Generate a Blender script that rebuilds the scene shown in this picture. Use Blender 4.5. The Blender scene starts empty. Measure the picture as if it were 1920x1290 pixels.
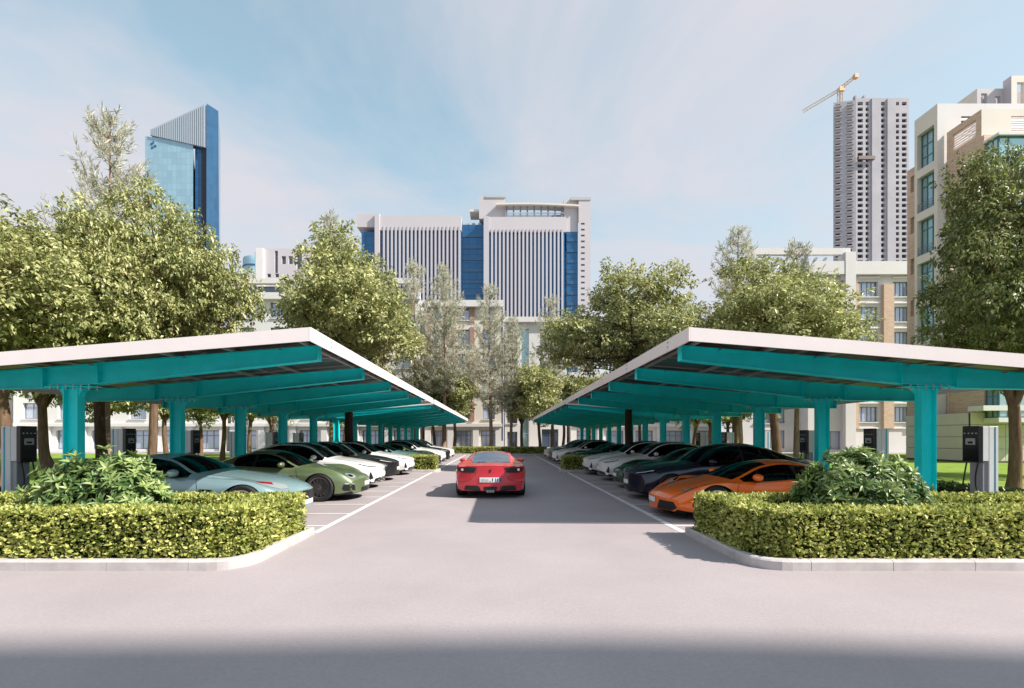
import bpy, bmesh, math, random
import numpy as np
from mathutils import Vector, Matrix
from mathutils.bvhtree import BVHTree

R = math.radians
scene = bpy.context.scene
COL = scene.collection
rng = np.random.default_rng(7)
random.seed(7)

# ------------------------------------------------------------------ camera
cam_d = bpy.data.cameras.new('camera')
cam_d.sensor_width = 36.0
cam_d.lens = 16.5
cam_d.shift_x = 23.0 / 1920.0
cam_d.shift_y = 175.0 / 1920.0
cam_d.clip_start = 0.1
cam_d.clip_end = 6000.0
cam = bpy.data.objects.new('camera', cam_d)
cam.location = (0, 0, 1.63)
cam.rotation_euler = (R(90), 0, 0)
COL.objects.link(cam)
scene.camera = cam

# ------------------------------------------------------------------ light
SUN_EL, SUN_AZ = R(41.0), R(20.0)          # azimuth: degrees behind +X
sun_dir = Vector((math.cos(SUN_EL) * math.cos(SUN_AZ), -math.cos(SUN_EL) * math.sin(SUN_AZ), math.sin(SUN_EL)))
sun_d = bpy.data.lights.new('sun', 'SUN')
sun_d.energy = 5.0
sun_d.angle = R(0.6)
sun_d.color = (1.0, 0.93, 0.84)
sun = bpy.data.objects.new('sun', sun_d)
sun.rotation_euler = sun_dir.to_track_quat('Z', 'Y').to_euler()
COL.objects.link(sun)

world = bpy.data.worlds.new('World')
scene.world = world
world.use_nodes = True
wn, wl = world.node_tree.nodes, world.node_tree.links
wn.clear()
wout = wn.new('ShaderNodeOutputWorld')
wbg = wn.new('ShaderNodeBackground')
wbg.inputs['Strength'].default_value = 0.15
sky = wn.new('ShaderNodeTexSky')
sky.sky_type = 'NISHITA'
sky.sun_disc = False
sky.sun_elevation = SUN_EL
sky.sun_rotation = R(90) + SUN_AZ
sky.air_density = 1.0
sky.dust_density = 0.7
sky.ozone_density = 0.7
# thin high cloud: noise on the sky direction flattened to a cloud layer, the same all over the dome
tc = wn.new('ShaderNodeTexCoord')
sep = wn.new('ShaderNodeSeparateXYZ'); wl.new(tc.outputs['Generated'], sep.inputs[0])
zz = wn.new('ShaderNodeMath'); zz.operation = 'MAXIMUM'; zz.inputs[1].default_value = 0.0
wl.new(sep.outputs['Z'], zz.inputs[0])
za = wn.new('ShaderNodeMath'); za.operation = 'ADD'; za.inputs[1].default_value = 0.22
wl.new(zz.outputs[0], za.inputs[0])
dx = wn.new('ShaderNodeMath'); dx.operation = 'DIVIDE'; wl.new(sep.outputs['X'], dx.inputs[0]); wl.new(za.outputs[0], dx.inputs[1])
dy = wn.new('ShaderNodeMath'); dy.operation = 'DIVIDE'; wl.new(sep.outputs['Y'], dy.inputs[0]); wl.new(za.outputs[0], dy.inputs[1])
cmb = wn.new('ShaderNodeCombineXYZ'); wl.new(dx.outputs[0], cmb.inputs['X']); wl.new(dy.outputs[0], cmb.inputs['Y'])
mp = wn.new('ShaderNodeMapping'); wl.new(cmb.outputs[0], mp.inputs['Vector'])
mp.inputs['Location'].default_value = (0.15, 2.1, 0.0)
mp.inputs['Rotation'].default_value = (0, 0, R(28))
mp.inputs['Scale'].default_value = (0.42, 0.80, 1.0)
n1 = wn.new('ShaderNodeTexNoise'); wl.new(mp.outputs[0], n1.inputs['Vector'])
n1.inputs['Scale'].default_value = 1.1
n1.inputs['Detail'].default_value = 7.0
n1.inputs['Roughness'].default_value = 0.57
n1.inputs['Distortion'].default_value = 0.5
crp = wn.new('ShaderNodeValToRGB'); wl.new(n1.outputs['Fac'], crp.inputs[0])
crp.color_ramp.elements[0].position = 0.43; crp.color_ramp.elements[0].color = (0.33, 0.33, 0.33, 1)
crp.color_ramp.elements[1].position = 0.585; crp.color_ramp.elements[1].color = (0.95, 0.95, 0.95, 1)
mixc = wn.new('ShaderNodeMix'); mixc.data_type = 'RGBA'
# haze that thickens evenly towards the horizon all round
hz1 = wn.new('ShaderNodeMapRange'); hz1.interpolation_type = 'SMOOTHSTEP'; wl.new(zz.outputs[0], hz1.inputs['Value'])
hz1.inputs['From Min'].default_value = 0.0; hz1.inputs['From Max'].default_value = 0.62; hz1.inputs['To Min'].default_value = 0.96; hz1.inputs['To Max'].default_value = 0.0
scr = wn.new('ShaderNodeMix'); scr.data_type = 'FLOAT'; wl.new(crp.outputs[0], scr.inputs[0]); wl.new(hz1.outputs[0], scr.inputs[2]); scr.inputs[3].default_value = 0.97
wl.new(scr.outputs[0], mixc.inputs[0])
tint = wn.new('ShaderNodeMix'); tint.data_type = 'RGBA'; tint.blend_type = 'MULTIPLY'; tint.inputs[0].default_value = 1.0
wl.new(sky.outputs[0], tint.inputs[6]); tint.inputs[7].default_value = (0.78, 1.22, 1.00, 1)
wl.new(tint.outputs[2], mixc.inputs[6])
mixc.inputs[7].default_value = (3.10, 3.00, 3.22, 1)
wl.new(mixc.outputs[2], wbg.inputs['Color'])
wl.new(wbg.outputs[0], wout.inputs['Surface'])

scene.view_settings.view_transform = 'Standard'
scene.view_settings.look = 'None'
scene.view_settings.gamma = 1.0
scene.view_settings.use_curve_mapping = False
scene.view_settings.exposure = 0.70
scene.cycles.max_bounces = 8
scene.cycles.transparent_max_bounces = 12
scene.cycles.use_denoising = True
scene.cycles.use_adaptive_sampling = True
scene.cycles.caustics_reflective = False
scene.cycles.caustics_refractive = False

# ------------------------------------------------------------------ materials
MATS = {}
def mat(name, color, rough=0.6, metallic=0.0, spec=0.5, coat=0.0, var=0.0, var_scale=4.0, bump=0.0, bump_scale=40.0, coords='Object', stretch=None):
    m = bpy.data.materials.new(name); m.use_nodes = True
    nt = m.node_tree; b = nt.nodes['Principled BSDF']
    b.inputs['Base Color'].default_value = (*color, 1)
    b.inputs['Roughness'].default_value = rough
    b.inputs['Metallic'].default_value = metallic
    b.inputs['Specular IOR Level'].default_value = spec
    b.inputs['Coat Weight'].default_value = coat
    b.inputs['Coat Roughness'].default_value = 0.04
    t = None
    if var or bump:
        t = nt.nodes.new('ShaderNodeTexCoord')
        src = t.outputs[coords]
        if stretch:
            mpn = nt.nodes.new('ShaderNodeMapping'); nt.links.new(src, mpn.inputs[0])
            mpn.inputs['Scale'].default_value = stretch; src = mpn.outputs[0]
    if var:
        n = nt.nodes.new('ShaderNodeTexNoise'); nt.links.new(src, n.inputs['Vector'])
        n.inputs['Scale'].default_value = var_scale; n.inputs['Detail'].default_value = 6; n.inputs['Roughness'].default_value = 0.6
        r = nt.nodes.new('ShaderNodeValToRGB'); nt.links.new(n.outputs['Fac'], r.inputs[0])
        r.color_ramp.elements[0].position = 0.3; r.color_ramp.elements[1].position = 0.7
        r.color_ramp.elements[0].color = tuple(c * (1 - var) for c in color) + (1,)
        r.color_ramp.elements[1].color = tuple(min(1, c * (1 + var)) for c in color) + (1,)
        nt.links.new(r.outputs[0], b.inputs['Base Color'])
    if bump:
        n2 = nt.nodes.new('ShaderNodeTexNoise'); nt.links.new(src, n2.inputs['Vector'])
        n2.inputs['Scale'].default_value = bump_scale; n2.inputs['Detail'].default_value = 5
        bp = nt.nodes.new('ShaderNodeBump'); bp.inputs['Strength'].default_value = bump; bp.inputs['Distance'].default_value = 0.02
        nt.links.new(n2.outputs['Fac'], bp.inputs['Height']); nt.links.new(bp.outputs[0], b.inputs['Normal'])
    MATS[name] = m
    return m

def leaf_mat(name, dark, mid, light, trans=0.35, rough=0.45):
    m = bpy.data.materials.new(name); m.use_nodes = True
    nt = m.node_tree; nt.nodes.clear()
    out = nt.nodes.new('ShaderNodeOutputMaterial')
    at = nt.nodes.new('ShaderNodeAttribute'); at.attribute_name = 'tint'
    r = nt.nodes.new('ShaderNodeValToRGB'); nt.links.new(at.outputs['Fac'], r.inputs[0])
    r.color_ramp.elements[0].color = (*dark, 1); r.color_ramp.elements[1].color = (*light, 1)
    e = r.color_ramp.elements.new(0.5); e.color = (*mid, 1)
    p = nt.nodes.new('ShaderNodeBsdfPrincipled'); nt.links.new(r.outputs[0], p.inputs['Base Color'])
    p.inputs['Roughness'].default_value = rough; p.inputs['Specular IOR Level'].default_value = 0.45
    tr = nt.nodes.new('ShaderNodeBsdfTranslucent'); nt.links.new(r.outputs[0], tr.inputs['Color'])
    mx = nt.nodes.new('ShaderNodeMixShader'); mx.inputs[0].default_value = trans
    nt.links.new(p.outputs[0], mx.inputs[1]); nt.links.new(tr.outputs[0], mx.inputs[2]); nt.links.new(mx.outputs[0], out.inputs['Surface'])
    MATS[name] = m
    return m

def glass_mat(name, tint, gloss=0.06, base_refl=0.0):
    """thin car glass: tinted see-through pane with a fresnel reflection"""
    m = bpy.data.materials.new(name); m.use_nodes = True
    nt = m.node_tree; nt.nodes.clear()
    out = nt.nodes.new('ShaderNodeOutputMaterial')
    t = nt.nodes.new('ShaderNodeBsdfTransparent'); t.inputs['Color'].default_value = (*tint, 1)
    g = nt.nodes.new('ShaderNodeBsdfGlossy'); g.inputs['Roughness'].default_value = gloss; g.inputs['Color'].default_value = (0.9, 0.95, 1, 1)
    f = nt.nodes.new('ShaderNodeFresnel'); f.inputs['IOR'].default_value = 1.5
    mx = nt.nodes.new('ShaderNodeMixShader')
    ad = nt.nodes.new('ShaderNodeMath'); ad.operation = 'ADD'; ad.inputs[1].default_value = base_refl; ad.use_clamp = True; nt.links.new(f.outputs[0], ad.inputs[0])
    nt.links.new(ad.outputs[0], mx.inputs[0]); nt.links.new(t.outputs[0], mx.inputs[1]); nt.links.new(g.outputs[0], mx.inputs[2])
    nt.links.new(mx.outputs[0], out.inputs['Surface'])
    MATS[name] = m
    return m

mat('asphalt', (0.340, 0.296, 0.308), rough=0.85, spec=0.25, var=0.09, var_scale=0.45, bump=0.22, bump_scale=70)
def speckle(name, scale, amount):
    """fine aggregate: a second, small noise multiplied into the base colour"""
    nt = MATS[name].node_tree; b = nt.nodes['Principled BSDF']; src = b.inputs['Base Color'].links[0].from_socket
    t = nt.nodes.new('ShaderNodeTexCoord'); n = nt.nodes.new('ShaderNodeTexNoise'); nt.links.new(t.outputs['Object'], n.inputs['Vector'])
    n.inputs['Scale'].default_value = scale; n.inputs['Detail'].default_value = 3
    r = nt.nodes.new('ShaderNodeMapRange'); nt.links.new(n.outputs['Fac'], r.inputs['Value'])
    r.inputs['From Min'].default_value = .3; r.inputs['From Max'].default_value = .7; r.inputs['To Min'].default_value = 1 - amount; r.inputs['To Max'].default_value = 1 + amount
    m = nt.nodes.new('ShaderNodeMix'); m.data_type = 'RGBA'; m.blend_type = 'MULTIPLY'; m.inputs[0].default_value = 1.0
    nt.links.new(src, m.inputs[6]); nt.links.new(r.outputs[0], m.inputs[7]); nt.links.new(m.outputs[2], b.inputs['Base Color'])
speckle('asphalt', 28.0, .05)
mat('lawn', (0.190, 0.280, 0.045), rough=0.9, spec=0.1, var=0.30, var_scale=1.2, bump=0.6, bump_scale=25)
mat('marking', (0.66, 0.63, 0.64), rough=0.7, var=0.16, var_scale=5.0)
mat('kerb', (0.47, 0.43, 0.43), rough=0.85, var=0.14, var_scale=5, bump=0.15, bump_scale=60)
mat('soil', (0.06, 0.045, 0.03), rough=0.95, var=0.3, var_scale=10, bump=0.5, bump_scale=20)
mat('teal_steel', (0.010, 0.760, 0.800), rough=0.45, spec=0.3, var=0.10, var_scale=2.2, bump=0.03, bump_scale=30)
mat('bolt', (0.35, 0.36, 0.36), rough=0.4, metallic=0.8)
mat('fascia_white', (0.80, 0.72, 0.715), rough=0.5, var=0.03, var_scale=2)
mat('panel_back', (0.060, 0.040, 0.038), rough=0.35)
mat('panel_top', (0.010, 0.014, 0.035), rough=0.12)
mat('panel_frame', (0.45, 0.44, 0.42), rough=0.35, metallic=0.7)
mat('purlin', (0.42, 0.40, 0.36), rough=0.45, metallic=0.5)
mat('bark', (0.155, 0.098, 0.066), rough=0.95, spec=0.15, var=0.35, var_scale=9, bump=0.9, bump_scale=14, stretch=(1, 1, 0.25))
mat('bark_dark', (0.055, 0.035, 0.028), rough=0.95, spec=0.15, var=0.35, var_scale=9, bump=0.9, bump_scale=14, stretch=(1, 1, 0.25))
mat('bark_pine', (0.25, 0.165, 0.125), rough=0.95, spec=0.15, var=0.3, var_scale=8, bump=0.8, bump_scale=12, stretch=(1, 1, 0.3))
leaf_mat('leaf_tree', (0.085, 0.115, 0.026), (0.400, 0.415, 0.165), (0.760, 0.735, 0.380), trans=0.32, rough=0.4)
leaf_mat('leaf_tree_deep', (0.055, 0.085, 0.020), (0.215, 0.250, 0.080), (0.470, 0.475, 0.190), trans=0.32)
leaf_mat('leaf_pine', (0.30, 0.32, 0.22), (0.58, 0.57, 0.44), (0.80, 0.77, 0.66), trans=0.45)
leaf_mat('leaf_hedge', (0.085, 0.125, 0.020), (0.480, 0.515, 0.130), (0.800, 0.770, 0.300), trans=0.36)
leaf_mat('leaf_low', (0.020, 0.045, 0.012), (0.045, 0.085, 0.020), (0.09, 0.13, 0.03), trans=0.25)
leaf_mat('leaf_shrub', (0.030, 0.075, 0.020), (0.100, 0.180, 0.050), (0.360, 0.440, 0.160), trans=0.24, rough=0.36)
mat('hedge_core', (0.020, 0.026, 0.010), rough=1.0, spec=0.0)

# ------------------------------------------------------------------ helpers
def tag(o, label=None, cat=None, group=None, kind=None):
    if label: o['label'] = label
    if cat: o['category'] = cat
    if group: o['group'] = group
    if kind: o['kind'] = kind
    return o

def empty(name, loc=(0, 0, 0), rz=0.0):
    o = bpy.data.objects.new(name, None)
    o.location = loc; o.rotation_euler = (0, 0, rz); o.empty_display_size = 0.2
    COL.objects.link(o)
    return o

class MB:
    def __init__(self):
        self.v = []; self.f = []; self.m = []; self.mi = 0
    def add(self, vs, fs):
        n = len(self.v); self.v.extend([tuple(p) for p in vs])
        for f in fs:
            self.f.append(tuple(i + n for i in f)); self.m.append(self.mi)
    def box(self, x0, x1, y0, y1, z0, z1):
        vs = [(x0, y0, z0), (x1, y0, z0), (x1, y1, z0), (x0, y1, z0), (x0, y0, z1), (x1, y0, z1), (x1, y1, z1), (x0, y1, z1)]
        self.add(vs, [(0, 3, 2, 1), (4, 5, 6, 7), (0, 1, 5, 4), (1, 2, 6, 5), (2, 3, 7, 6), (3, 0, 4, 7)])
    def hexa(self, a, b):
        """a, b: two quads (4 points each), joined into a closed block"""
        self.add(list(a) + list(b), [(3, 2, 1, 0), (4, 5, 6, 7), (0, 1, 5, 4), (1, 2, 6, 5), (2, 3, 7, 6), (3, 0, 4, 7)])
    def prism(self, poly, f0, f1):
        """poly list of 2-D points; f0, f1 map a 2-D point to 3-D on both ends"""
        n = len(poly)
        self.add([f0(p) for p in poly] + [f1(p) for p in poly],
                 [tuple(range(n))[::-1], tuple(range(n, 2 * n))] + [(i, (i + 1) % n, n + (i + 1) % n, n + i) for i in range(n)])
    def tube(self, pts, rad, n=8, cap=True):
        pts = [Vector(p) for p in pts]
        rads = rad if hasattr(rad, '__len__') else [rad] * len(pts)
        vs = []; up = Vector((0.31, 0.17, 0.93))
        for i, p in enumerate(pts):
            d = (pts[min(i + 1, len(pts) - 1)] - pts[max(i - 1, 0)])
            d = d.normalized() if d.length > 1e-9 else Vector((0, 0, 1))
            a = d.cross(up)
            if a.length < 0.05: a = d.cross(Vector((1, 0, 0)))
            a.normalize(); b = d.cross(a)
            for k in range(n):
                t = 2 * math.pi * k / n
                vs.append(p + (a * math.cos(t) + b * math.sin(t)) * rads[i])
        fs = []
        for i in range(len(pts) - 1):
            for k in range(n):
                fs.append((i * n + k, i * n + (k + 1) % n, (i + 1) * n + (k + 1) % n, (i + 1) * n + k))
        if cap:
            fs.append(tuple(range(n))); fs.append(tuple(range((len(pts) - 1) * n, len(pts) * n))[::-1])
        self.add(vs, fs)
    def lathe(self, prof, n=24, axis='y', c=(0, 0, 0)):
        """prof: list of (radius, along-axis)"""
        vs = []
        for r, h in prof:
            for k in range(n):
                t = 2 * math.pi * k / n
                if axis == 'y': vs.append((c[0] + r * math.cos(t), c[1] + h, c[2] + r * math.sin(t)))
                elif axis == 'z': vs.append((c[0] + r * math.cos(t), c[1] + r * math.sin(t), c[2] + h))
                else: vs.append((c[0] + h, c[1] + r * math.cos(t), c[2] + r * math.sin(t)))
        fs = []
        for i in range(len(prof) - 1):
            for k in range(n):
                fs.append((i * n + k, i * n + (k + 1) % n, (i + 1) * n + (k + 1) % n, (i + 1) * n + k))
        self.add(vs, fs)
    def mesh(self, name, mats, smooth=False):
        me = bpy.data.meshes.new(name)
        me.from_pydata([tuple(v) for v in self.v], [], self.f)
        for m in (mats if isinstance(mats, (list, tuple)) else [mats]):
            me.materials.append(MATS[m] if isinstance(m, str) else m)
        if any(self.m): me.polygons.foreach_set('material_index', self.m)
        if smooth: me.polygons.foreach_set('use_smooth', [True] * len(me.polygons))
        me.validate(); me.update()
        return me
    def build(self, name, mats, parent=None, smooth=False, loc=None, fixn=False):
        me = self.mesh(name, mats, smooth)
        if fixn: fix_normals(me)
        return place(name, me, parent, loc)

def fix_normals(me):
    bm = bmesh.new(); bm.from_mesh(me); bmesh.ops.recalc_face_normals(bm, faces=bm.faces); bm.to_mesh(me); bm.free()

def place(name, me, parent=None, loc=None, rot=None, scale=None):
    o = bpy.data.objects.new(name, me)
    COL.objects.link(o)
    if parent: o.parent = parent
    if loc is not None: o.location = loc
    if rot is not None: o.rotation_euler = rot
    if scale is not None: o.scale = scale
    return o

def soften(me, angle=35):
    """smooth shading with hard edges above an angle"""
    me.polygons.foreach_set('use_smooth', [True] * len(me.polygons))
    bm = bmesh.new(); bm.from_mesh(me)
    for e in bm.edges:
        e.smooth = not (len(e.link_faces) == 2 and e.calc_face_angle(0) > R(angle))
    bm.to_mesh(me); bm.free()

def copy_tree(o, parent=None):
    c = o.copy(); COL.objects.link(c)
    if parent is not None: c.parent = parent
    for ch in [k for k in o.children]:
        copy_tree(ch, c)
    return c

def leaves_mesh(name, pos, direc, nrm, length, width, matname, tint, fold=0.25):
    """one four-cornered folded leaf per row"""
    n = len(pos)
    d = direc / np.maximum(1e-6, np.linalg.norm(direc, axis=1))[:, None]
    s = np.cross(d, nrm); s /= np.maximum(1e-6, np.linalg.norm(s, axis=1))[:, None]
    up = np.cross(s, d)
    L = length[:, None]; W = width[:, None]
    a = pos; b = pos + d * L * 0.45 + s * W * 0.5 + up * W * fold; c = pos + d * L - up * L * 0.12; e = pos + d * L * 0.45 - s * W * 0.5 + up * W * fold
    v = np.stack([a, b, c, e], 1).reshape(-1, 3).astype(np.float32)
    tri = np.arange(n)[:, None] * 4 + np.array([[0, 1, 2, 0, 2, 3]])
    me = bpy.data.meshes.new(name)
    me.vertices.add(4 * n); me.vertices.foreach_set('co', v.ravel())
    me.loops.add(6 * n); me.loops.foreach_set('vertex_index', tri.ravel().astype(np.int32))
    me.polygons.add(2 * n)
    me.polygons.foreach_set('loop_start', (np.arange(2 * n) * 3).astype(np.int32))
    me.update(calc_edges=True)
    at = me.attributes.new('tint', 'FLOAT', 'POINT')
    at.data.foreach_set('value', np.repeat(tint, 4).astype(np.float32))
    me.materials.append(MATS[matname])
    return me

def unit(a):
    return a / np.maximum(1e-9, np.linalg.norm(a, axis=1))[:, None]

# ================================================================== ground
def sheet(name, polys, z, m):
    mb = MB()
    for p in polys:
        mb.add([(x, y, z) for x, y in p], [tuple(range(len(p)))])
    return tag(mb.build(name, m), kind='structure')

mat('city_ground', (0.30, 0.28, 0.27), rough=0.9, var=0.1, var_scale=.05)
sheet('city_ground', [[(-2500, -300), (2500, -300), (2500, 4000), (-2500, 4000)]], -0.03, 'city_ground')
sheet('lawn', [[(-75, 5), (75, 5), (75, 51), (-75, 51)]], -0.012, 'lawn')
mat('paving', (0.42, 0.39, 0.38), rough=0.85, var=0.06, var_scale=.6)
sheet('pavement', [[(-90, 50.6), (90, 50.6), (90, 57), (-90, 57)]], -0.004, 'paving')
sheet('road', [[(-90, -70), (90, -70), (90, 7.9), (-90, 7.9)], [(-10.7, 7.9), (10.7, 7.9), (10.7, 46.5), (-10.7, 46.5)],
               [(-70, 46.5), (70, 46.5), (70, 50.5), (-70, 50.5)]], 0.0, 'asphalt')
COL_Y = [8.62 + 2.77 * k for k in range(14)]
# painted lines: each is a piece of its own under the marking sheet
lane = empty('road_marking'); tag(lane, kind='structure')
for s in (-1, 1):
    mb = MB(); mb.add([(s * 3.09, 7.95, .004), (s * 3.21, 7.95, .004), (s * 3.21, 43.0, .004), (s * 3.09, 43.0, .004)], [(0, 1, 2, 3) if s > 0 else (3, 2, 1, 0)])
    mb.build('edge_line', 'marking', lane)
    stall = MB(); stall.add([(-3.4, -0.04, 0), (3.4, -0.04, 0), (3.4, 0.04, 0), (-3.4, 0.04, 0)], [(0, 1, 2, 3)])
    sm = stall.mesh('stall_line', 'marking')
    for k in range(27):
        place('stall_line', sm, lane, (s * 6.62, 8.64 + 1.385 * k, .004))

# ------------------------------------------------------------------ planted islands with kerbs
def island_path(x0, x1, y0, y1, r, s, n=6):
    """closed outline, corner on the road side rounded; s mirrors it"""
    pts = []
    def arc(cx, cy, a0, a1):
        for i in range(n + 1):
            a = R(a0 + (a1 - a0) * i / n); pts.append((cx + r * math.cos(a), cy + r * math.sin(a)))
    pts.append((x1, y0)); 
    arc(x0 + r, y0 + r, 270, 180)
    pts.append((x0, y1))
    pts.append((x1, y1))
    return [(s * x, y) for x, y in pts]

def kerb_run(root, path, w=0.13, h=0.125, step=1.0, inner_left=True):
    """kerb stones laid end to end along an open path"""
    P = [Vector((x, y)) for x, y in path]
    # offset path
    N = []
    for i in range(len(P)):
        d = (P[min(i + 1, len(P) - 1)] - P[max(i - 1, 0)]).normalized()
        n = Vector((-d.y, d.x)); N.append(n if inner_left else -n)
    d = [0.0]
    for i in range(len(P) - 1): d.append(d[-1] + (P[i + 1] - P[i]).length)
    def at(t):
        t = min(max(t, 0), d[-1])
        for i in range(len(P) - 1):
            if t <= d[i + 1] + 1e-9:
                k = (t - d[i]) / max(1e-9, d[i + 1] - d[i])
                return P[i].lerp(P[i + 1], k), N[i].lerp(N[i + 1], k).normalized()
        return P[-1], N[-1]
    t = 0.0
    while t < d[-1] - 0.05:
        t1 = min(t + step, d[-1]); g = 0.0035
        ts = [t + g] + [x for x in d if t + g < x < t1 - g] + [t1 - g]
        vs = []; fs = []
        for j, q in enumerate(ts):
            p, n = at(q)
            prof = [(0, -0.02), (0, h - .02), (.02, h), (w, h), (w, -0.02)]
            for o, z in prof: vs.append((p.x + n.x * o, p.y + n.y * o, z))
        m = 5
        for j in range(len(ts) - 1):
            for k in range(m):
                fs.append((j * m + k, j * m + (k + 1) % m, (j + 1) * m + (k + 1) % m, (j + 1) * m + k))
        fs.append(tuple(range(m))); fs.append(tuple(range((len(ts) - 1) * m, len(ts) * m))[::-1])
        mb = MB(); mb.add(vs, fs); mb.build('kerb_stone', 'kerb', root, fixn=True)
        t = t1

for s in (-1, 1):
    root = empty('kerb'); tag(root, kind='structure')
    path = island_path(3.12, 13.8, 5.72, 7.9, 0.45, s)
    kerb_run(root, path, inner_left=(s < 0))
    bed = MB(); inn = island_path(3.24, 13.8, 5.84, 7.78, 0.36, s); bed.add([(x, y, .085) for x, y in inn], [tuple(range(len(inn)))])
    tag(bed.build('planting_soil', 'soil'), kind='structure')
    # small island half way down the parking row
    root = empty('kerb'); tag(root, kind='structure')
    mid = [(s * 10.4, 21.78), (s * 3.05, 21.78), (s * 2.85, 21.9), (s * 2.85, 22.68), (s * 3.05, 22.8), (s * 10.4, 22.8)]
    kerb_run(root, mid, inner_left=(s < 0))
    bed = MB(); bed.add([(s * 10.4, 21.9, .085), (s * 2.97, 21.9, .085), (s * 2.97, 22.7, .085), (s * 10.4, 22.7, .085)], [(0, 1, 2, 3)])
    tag(bed.build('planting_soil', 'soil'), kind='structure')
    # kerb behind the chargers
    root = empty('kerb'); tag(root, kind='structure')
    kerb_run(root, [(s * 10.7, 7.9), (s * 10.7, 46.5)], step=2.0, inner_left=(s < 0))
root = empty('kerb'); tag(root, kind='structure')
kerb_run(root, [(-4.4, 43.0), (4.4, 43.0)], step=1.0)

# ================================================================== solar canopies
TIP, OUT, CX = 3.12, 10.3, 7.82
def roof_z(x): return 3.42 - 0.08 * (abs(x) - TIP)

# meshes in thing-local space: x from the column outwards is mirrored with s
def canopy(s, y0, y1, cols, label):
    root = empty('solar_canopy', (s * CX, cols[0], 0))
    tag(root, label, 'solar canopy', 'solar carport canopies over the parking rows')
    ox, oy = root.location.x, root.location.y
    def X(a): return s * a - ox                     # a: distance from the road axis
    # --- columns and beams share meshes within one canopy
    zb = roof_z(CX) - 0.10 - 0.38
    c = MB()
    for e in (-1, 1):
        xx = e * 0.125
        c.box(xx - .010, xx + .010, -.08, .08, 0.0, zb - .02)
    c.box(-.115, .115, -.007, .007, 0.0, zb - .02)
    for e in (-1, 1):                                 # flared head
        poly = [(0.135, zb - .24)]
        for i in range(7):
            a = R(90 * i / 6); poly.append((0.135 + .20 * (1 - math.cos(a)), zb - .24 + .22 * math.sin(a)))
        poly.append((0.135, zb - .02))
        c.prism(poly, lambda p: (e * p[0], -.06, p[1]), lambda p: (e * p[0], .06, p[1]))
    cm = c.mesh('column', 'teal_steel'); fix_normals(cm)
    plate = MB(); plate.box(-.43, .43, -.12, .12, zb - .02, zb - .002)
    pm = plate.mesh('cap_plate', 'teal_steel')
    base = MB(); base.box(-.22, .22, -.17, .17, 0, .022)
    bpm = base.mesh('base_plate', 'teal_steel')
    bolts = MB()
    for i in range(6):
        for yy in (-.085, .085):
            bx = -.35 + .14 * i
            bolts.lathe([(0, -.062), (.016, -.062), (.016, .03), (0, .03)], n=6, axis='z', c=(bx, yy, zb))
    bom = bolts.mesh('bolts', 'bolt')
    # beam
    b = MB()
    xs = [3.31, CX - .5, CX + .5, 10.1]; dep = [.27, .38, .38, .26]
    tops = [roof_z(x) - 0.10 for x in xs]
    # keep the column head level
    for i in range(3):
        x0, x1 = X(xs[i]), X(xs[i + 1]); t0, t1 = tops[i], tops[i + 1]; d0, d1 = dep[i], dep[i + 1]
        def q(yh, z0a, z1a, z0b, z1b):
            b.hexa([(x0, -yh, z0a), (x0, yh, z0a), (x0, yh, z1a), (x0, -yh, z1a)], [(x1, -yh, z0b), (x1, yh, z0b), (x1, yh, z1b), (x1, -yh, z1b)])
        q(.006, t0 - d0 + .014, t0 - .014, t1 - d1 + .014, t1 - .014)
        q(.09, t0 - .014, t0, t1 - .014, t1)
        q(.09, t0 - d0, t0 - d0 + .014, t1 - d1, t1 - d1 + .014)
    bm_ = b.mesh('beam', 'teal_steel'); fix_normals(bm_)
    stms = []
    for i, x in enumerate(xs):
        st = MB(); xx = X(x); tk = .008
        st.box(xx - tk, xx + tk, -.092, .092, tops[i] - dep[i] - .002, tops[i] + .002)
        stms.append(st.mesh('stiffener', 'teal_steel'))
    cleat = MB()
    for x in (4.0, 5.75, 7.45, 9.2):
        cleat.box(X(x) - .02, X(x) + .02, -.094, -.05, roof_z(x) - .135, roof_z(x) - .102)
    clm = cleat.mesh('cleat', 'bolt')
    for y in cols:
        col = place('column', cm, root, (0, y - oy, 0))
        place('cap_plate', pm, col); place('base_plate', bpm, col)
        tag(place('bolts', bom, col), kind='stuff')
        bb = place('beam', bm_, root, (0, y - oy, 0))
        [place('stiffener', q, bb) for q in stms]; tag(place('cleats', clm, bb), kind='stuff')
    # purlins along the row
    for x in (3.5, 4.85, 5.95, 7.2, 8.4, 9.75):
        p = MB(); z = roof_z(x)
        p.box(X(x) - .03, X(x) + .03, y0 + .05 - oy, y1 - .05 - oy, z - .098, z - .052)
        p.build('purlin', 'purlin', root)
    # panels
    n_y = round((y1 - y0) / 1.17); py = (y1 - y0 - .06) / n_y; pxw = (OUT - TIP - .06) / 3
    m = MB(); a, bb_ = pxw / 2 - .006, py / 2 - .006
    dz = -.08 * s
    def zz(x, o): return x * dz + o
    def slab(x0, x1, ya, yb, o0, o1):
        m.hexa([(x0, ya, zz(x0, o0)), (x1, ya, zz(x1, o0)), (x1, yb, zz(x1, o0)), (x0, yb, zz(x0, o0))], [(x0, ya, zz(x0, o1)), (x1, ya, zz(x1, o1)), (x1, yb, zz(x1, o1)), (x0, yb, zz(x0, o1))])
    m.mi = 0; slab(-a + .03, a - .03, -bb_ + .03, bb_ - .03, -.02, -.006)
    m.mi = 1
    slab(-a, a, -bb_, -bb_ + .028, -.045, 0); slab(-a, a, bb_ - .028, bb_, -.045, 0)
    slab(-a, -a + .028, -bb_ + .03, bb_ - .03, -.045, 0); slab(a - .028, a, -bb_ + .03, bb_ - .03, -.045, 0)
    panel = m.mesh('solar_panel', ['panel_back', 'panel_frame'])
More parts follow.
